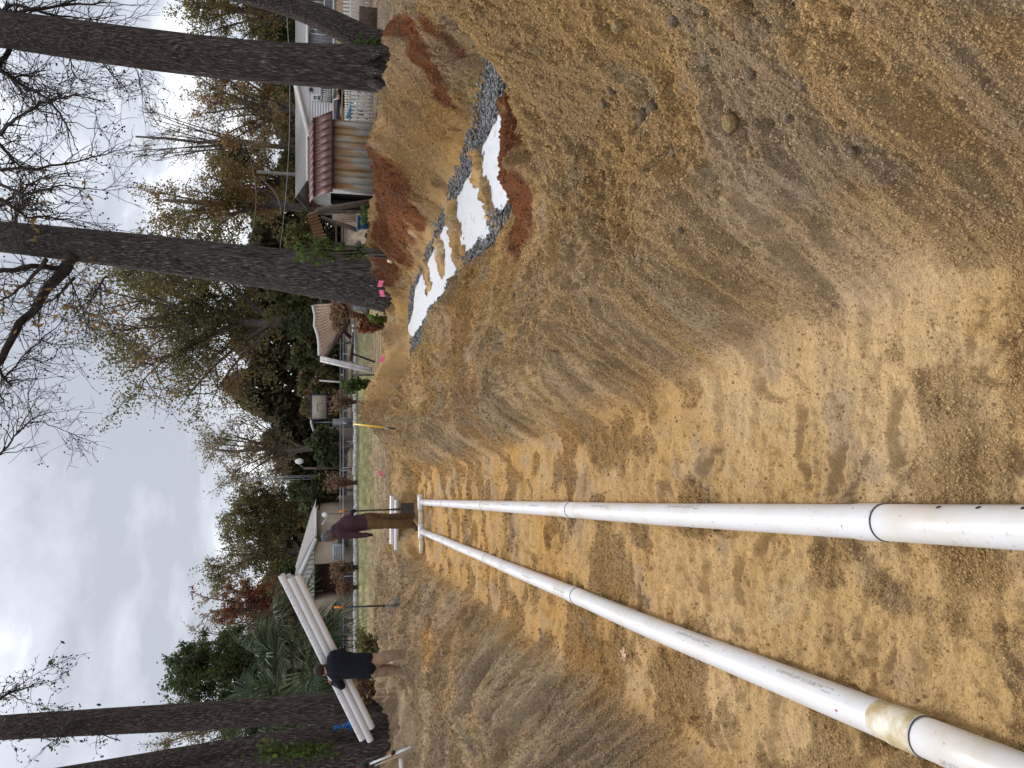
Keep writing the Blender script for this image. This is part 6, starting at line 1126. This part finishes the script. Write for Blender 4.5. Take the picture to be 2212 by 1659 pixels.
caps += hand(q1(890, 1128, -.22), q1(960, 1125, -.24) - q1(890, 1128, -.22), (0, -1, 0), gl_, .5) + hand(q1(690, 830, -.02), q1(720, 800, -.06) - q1(690, 830, -.02), (0, 0, 1), gl_, 1.0)
pr1 = person('person in plum hoodie, grey knit cap and brown trousers holding a dark shovel', caps, mats1, 5, wr=(.010, .014, .004, 0, .003, 0))
# ---- man in navy carrying the bundle of pipes, seen from behind
def q2(v, y, dY=0.0): return F(1200 + v * .2845, 2600 + y * .2845, 12.2 + dY)
mats2 = [M_NAVY, M_KHAKI, M_SKIN, M_HAIR, M_BOOT]
nv_, kh_, s2_, ha_, b2_ = range(5)
caps = [(q2(275, 285, -.01), q2(290, 282, .02), .094, .092, ha_), (q2(320, 285, .045), q2(350, 292, .07), .078, .066, s2_), (q2(325, 322, .135), q2(335, 324, .15), .018, .014, s2_), (q2(300, 305, .10), q2(300, 315, .10), .03, .03, s2_), (q2(325, 208, .02), q2(350, 210, .02), .020, .016, s2_), (q2(325, 360, .02), q2(348, 360, .02), .018, .014, s2_), (q2(355, 268), q2(440, 225), .062, .07, s2_),
        (q2(440, 120), q2(440, 310), .085, .085, nv_), (q2(405, 225), q2(440, 220), .074, .09, nv_), (q2(490, 100), q2(490, 320), .118, .118, nv_), (q2(545, 110), q2(545, 310), .122, .122, nv_), (q2(675, 135), q2(675, 295), .128, .128, nv_), (q2(825, 150), q2(825, 292), .133, .133, nv_), (q2(500, 215), q2(960, 222), .17, .165, nv_), (q2(600, 120), q2(600, 300), .125, .125, nv_), (q2(750, 150), q2(750, 290), .130, .130, nv_), (q2(900, 150), q2(900, 295), .135, .135, nv_), (q2(960, 150), q2(960, 300), .128, .128, nv_),
        (q2(470, 340), q2(585, 505, .02), .078, .066, nv_), (q2(585, 505, .02), q2(475, 462, .16), .060, .050, nv_), (q2(475, 80), q2(590, 25, .06), .080, .068, nv_), (q2(590, 25, .06), q2(640, 75, .32), .062, .050, nv_),
        (q2(1010, 170), q2(1010, 285), .128, .128, kh_), (q2(1030, 150), q2(1280, 70, -.02), .112, .085, kh_), (q2(1280, 70, -.02), q2(1600, 45, .03), .080, .076, kh_), (q2(1030, 290), q2(1290, 285, .04), .112, .086, kh_), (q2(1290, 285, .04), q2(1600, 312, .10), .082, .076, kh_),
        (q2(1620, 45, .03), q2(1640, 45, .17), .055, .045, b2_), (q2(1620, 315, .10), q2(1640, 320, .24), .055, .045, b2_)]
caps += hand(q2(475, 462, .16), q2(425, 425, .22) - q2(475, 462, .16), (0, 0, 1), s2_, .8) + hand(q2(640, 75, .32), q2(650, 120, .36) - q2(640, 75, .32), (0, 0, 1), s2_, .8)
pr2 = person('person in navy shirt and khaki trousers seen from behind carrying white pipes', caps, mats2, 9, wr=(.004, .015, 0, .003, .003))
g = MB(); w0, w1 = q2(470, 458, .165), q2(455, 448, .18); g.tube([w0, w1], [.053, .053], 14); g.build('wristband', mat('dark_watch', (.02, .02, .03), .4), pr2, smooth=True)
g = MB(); c_ = q2(425, 352, .06); g.tube([q2(405, 335, .05), q2(440, 395, .07)], [.014, .02], 8); g.build('collar_tag', M_TRIM, pr2, smooth=True)
# ---- the carried pipes
A = onY(627, 1246, 12.42); Bq = onY(797, 1592, 12.42); ax = (Bq - A) / np.linalg.norm(Bq - A); up_ = np.cross(ax, [0, 1., 0]); up_ /= np.linalg.norm(up_)
if up_[2] < 0: up_ = -up_
for k, (o1, o2, s0, s1, lab) in enumerate(((.112, .0, -.10, -.02, 'topmost white pipe of the carried bundle with a row of drain holes'), (-.0, -.02, .0, .06, 'middle white pipe of the carried bundle'), (-.108, .0, .02, -.12, 'lowest white pipe of the carried bundle'), (.050, .10, -.03, -.05, 'white pipe behind the others in the carried bundle'))):
    a = A + up_ * o1 + np.array([0, o2, 0]) + ax * s0; b = Bq + up_ * o1 + np.array([0, o2, 0]) + ax * s1; o = thing('carried_pipe', tuple(a), lab, 'pipe', 'pipes carried by the man in navy')
    g = MB(); g.tube([a, a + ax * .12, a + ax * .15, b], [.0595, .0595, .0565, .0565], 28, cap=False); g.tube([a + ax * .0005, b - ax * .0005], [.053, .053], 28, cap=False); g.build('tube_wall', M_PVC2, o, smooth=True); 
    for e0, sg in ((a, 1), (b, -1)): g = MB(); g.tube([e0 + ax * sg * .06, e0 + ax * sg * .065], [.0525, .0525], 20); g.build('bore_shade', M_HOLE, o)  # bore shade painted as a dark disc inside each end
    if k == 0:
        L_ = np.linalg.norm(b - a); s = .16
        while s < L_ - .1:
            p = b - ax * s; dr_ = np.array([0, -1., 0]) * .93 + up_ * .36; dr_ /= np.linalg.norm(dr_); sd_ = np.cross(ax, dr_); g = MB(); c_ = p + dr_ * .0572; g.add([c_ + (ax * cos(t) + sd_ * sin(t)) * .0085 for t in np.linspace(0, 2 * pi, 10)[:-1]] + [c_], tris=[[9, i, (i + 1) % 9] for i in range(9)]); g.build('drain_hole', M_HOLE, o); s += .155
# ------------------------------------------------------------------ loose crumbs of soil lying on the dug ground (uncountable: one object, instances)
def crumbs(name, pts, sizes, cols):
    me = bpy.data.meshes.new(name); me.vertices.add(len(pts)); me.vertices.foreach_set('co', pts.astype(np.float32).ravel())
    a = me.attributes.new('sz', 'FLOAT', 'POINT'); a.data.foreach_set('value', sizes.astype(np.float32))
    a = me.attributes.new('Col', 'FLOAT_COLOR', 'POINT'); a.data.foreach_set('color', np.hstack([cols, np.ones((len(cols), 1))]).astype(np.float32).ravel())
    m = bpy.data.materials.new('loose_soil'); m.use_nodes = True; t = m.node_tree; b = t.nodes['Principled BSDF']; b.inputs['Roughness'].default_value = .95; b.inputs['Specular IOR Level'].default_value = .1
    at = t.nodes.new('ShaderNodeAttribute'); at.attribute_type = 'INSTANCER'; at.attribute_name = 'Col'; t.links.new(at.outputs['Color'], b.inputs['Base Color'])
    me.materials.append(m); ob = bpy.data.objects.new(name, me); COL.objects.link(ob); ob['kind'] = 'stuff'
    ng = bpy.data.node_groups.new('scatter_crumbs', 'GeometryNodeTree'); ng.interface.new_socket('Geometry', in_out='INPUT', socket_type='NodeSocketGeometry'); ng.interface.new_socket('Geometry', in_out='OUTPUT', socket_type='NodeSocketGeometry')
    A = ng.nodes.new; L = ng.links.new; gi = A('NodeGroupInput'); go = A('NodeGroupOutput'); mp = A('GeometryNodeMeshToPoints'); L(gi.outputs[0], mp.inputs[0])
    ic = A('GeometryNodeMeshIcoSphere'); ic.inputs['Radius'].default_value = 1.0; ic.inputs['Subdivisions'].default_value = 2
    sp_ = A('GeometryNodeSetPosition'); nz = A('ShaderNodeTexNoise'); nz.inputs['Scale'].default_value = 1.3; nz.inputs['Detail'].default_value = 2; L(ic.outputs[0], sp_.inputs[0])
    vm = A('ShaderNodeVectorMath'); vm.operation = 'MULTIPLY_ADD'; L(nz.outputs['Color'], vm.inputs[0]); vm.inputs[1].default_value = (2.4, 2.4, 2.4); vm.inputs[2].default_value = (-1.2, -1.2, -1.2); L(vm.outputs[0], sp_.inputs['Offset'])
    sm_ = A('GeometryNodeSetMaterial'); sm_.inputs['Material'].default_value = m; L(sp_.outputs[0], sm_.inputs[0])
    ip = A('GeometryNodeInstanceOnPoints'); L(mp.outputs[0], ip.inputs['Points']); L(sm_.outputs[0], ip.inputs['Instance'])
    rv = A('FunctionNodeRandomValue'); rv.data_type = 'FLOAT_VECTOR'; rv.inputs[1].default_value = (6.28, 6.28, 6.28); L(rv.outputs[0], ip.inputs['Rotation'])
    na = A('GeometryNodeInputNamedAttribute'); na.data_type = 'FLOAT'; na.inputs['Name'].default_value = 'sz'; L(na.outputs[0], ip.inputs['Scale']); L(ip.outputs[0], go.inputs[0])
    md = ob.modifiers.new('scatter', 'NODES'); md.node_group = ng; return ob
cx, cy, cz, sz, cc = CRUMB; crumbs('loose_crumbs', np.stack([cx, cy, cz + sz * .15], 1), sz, cc)
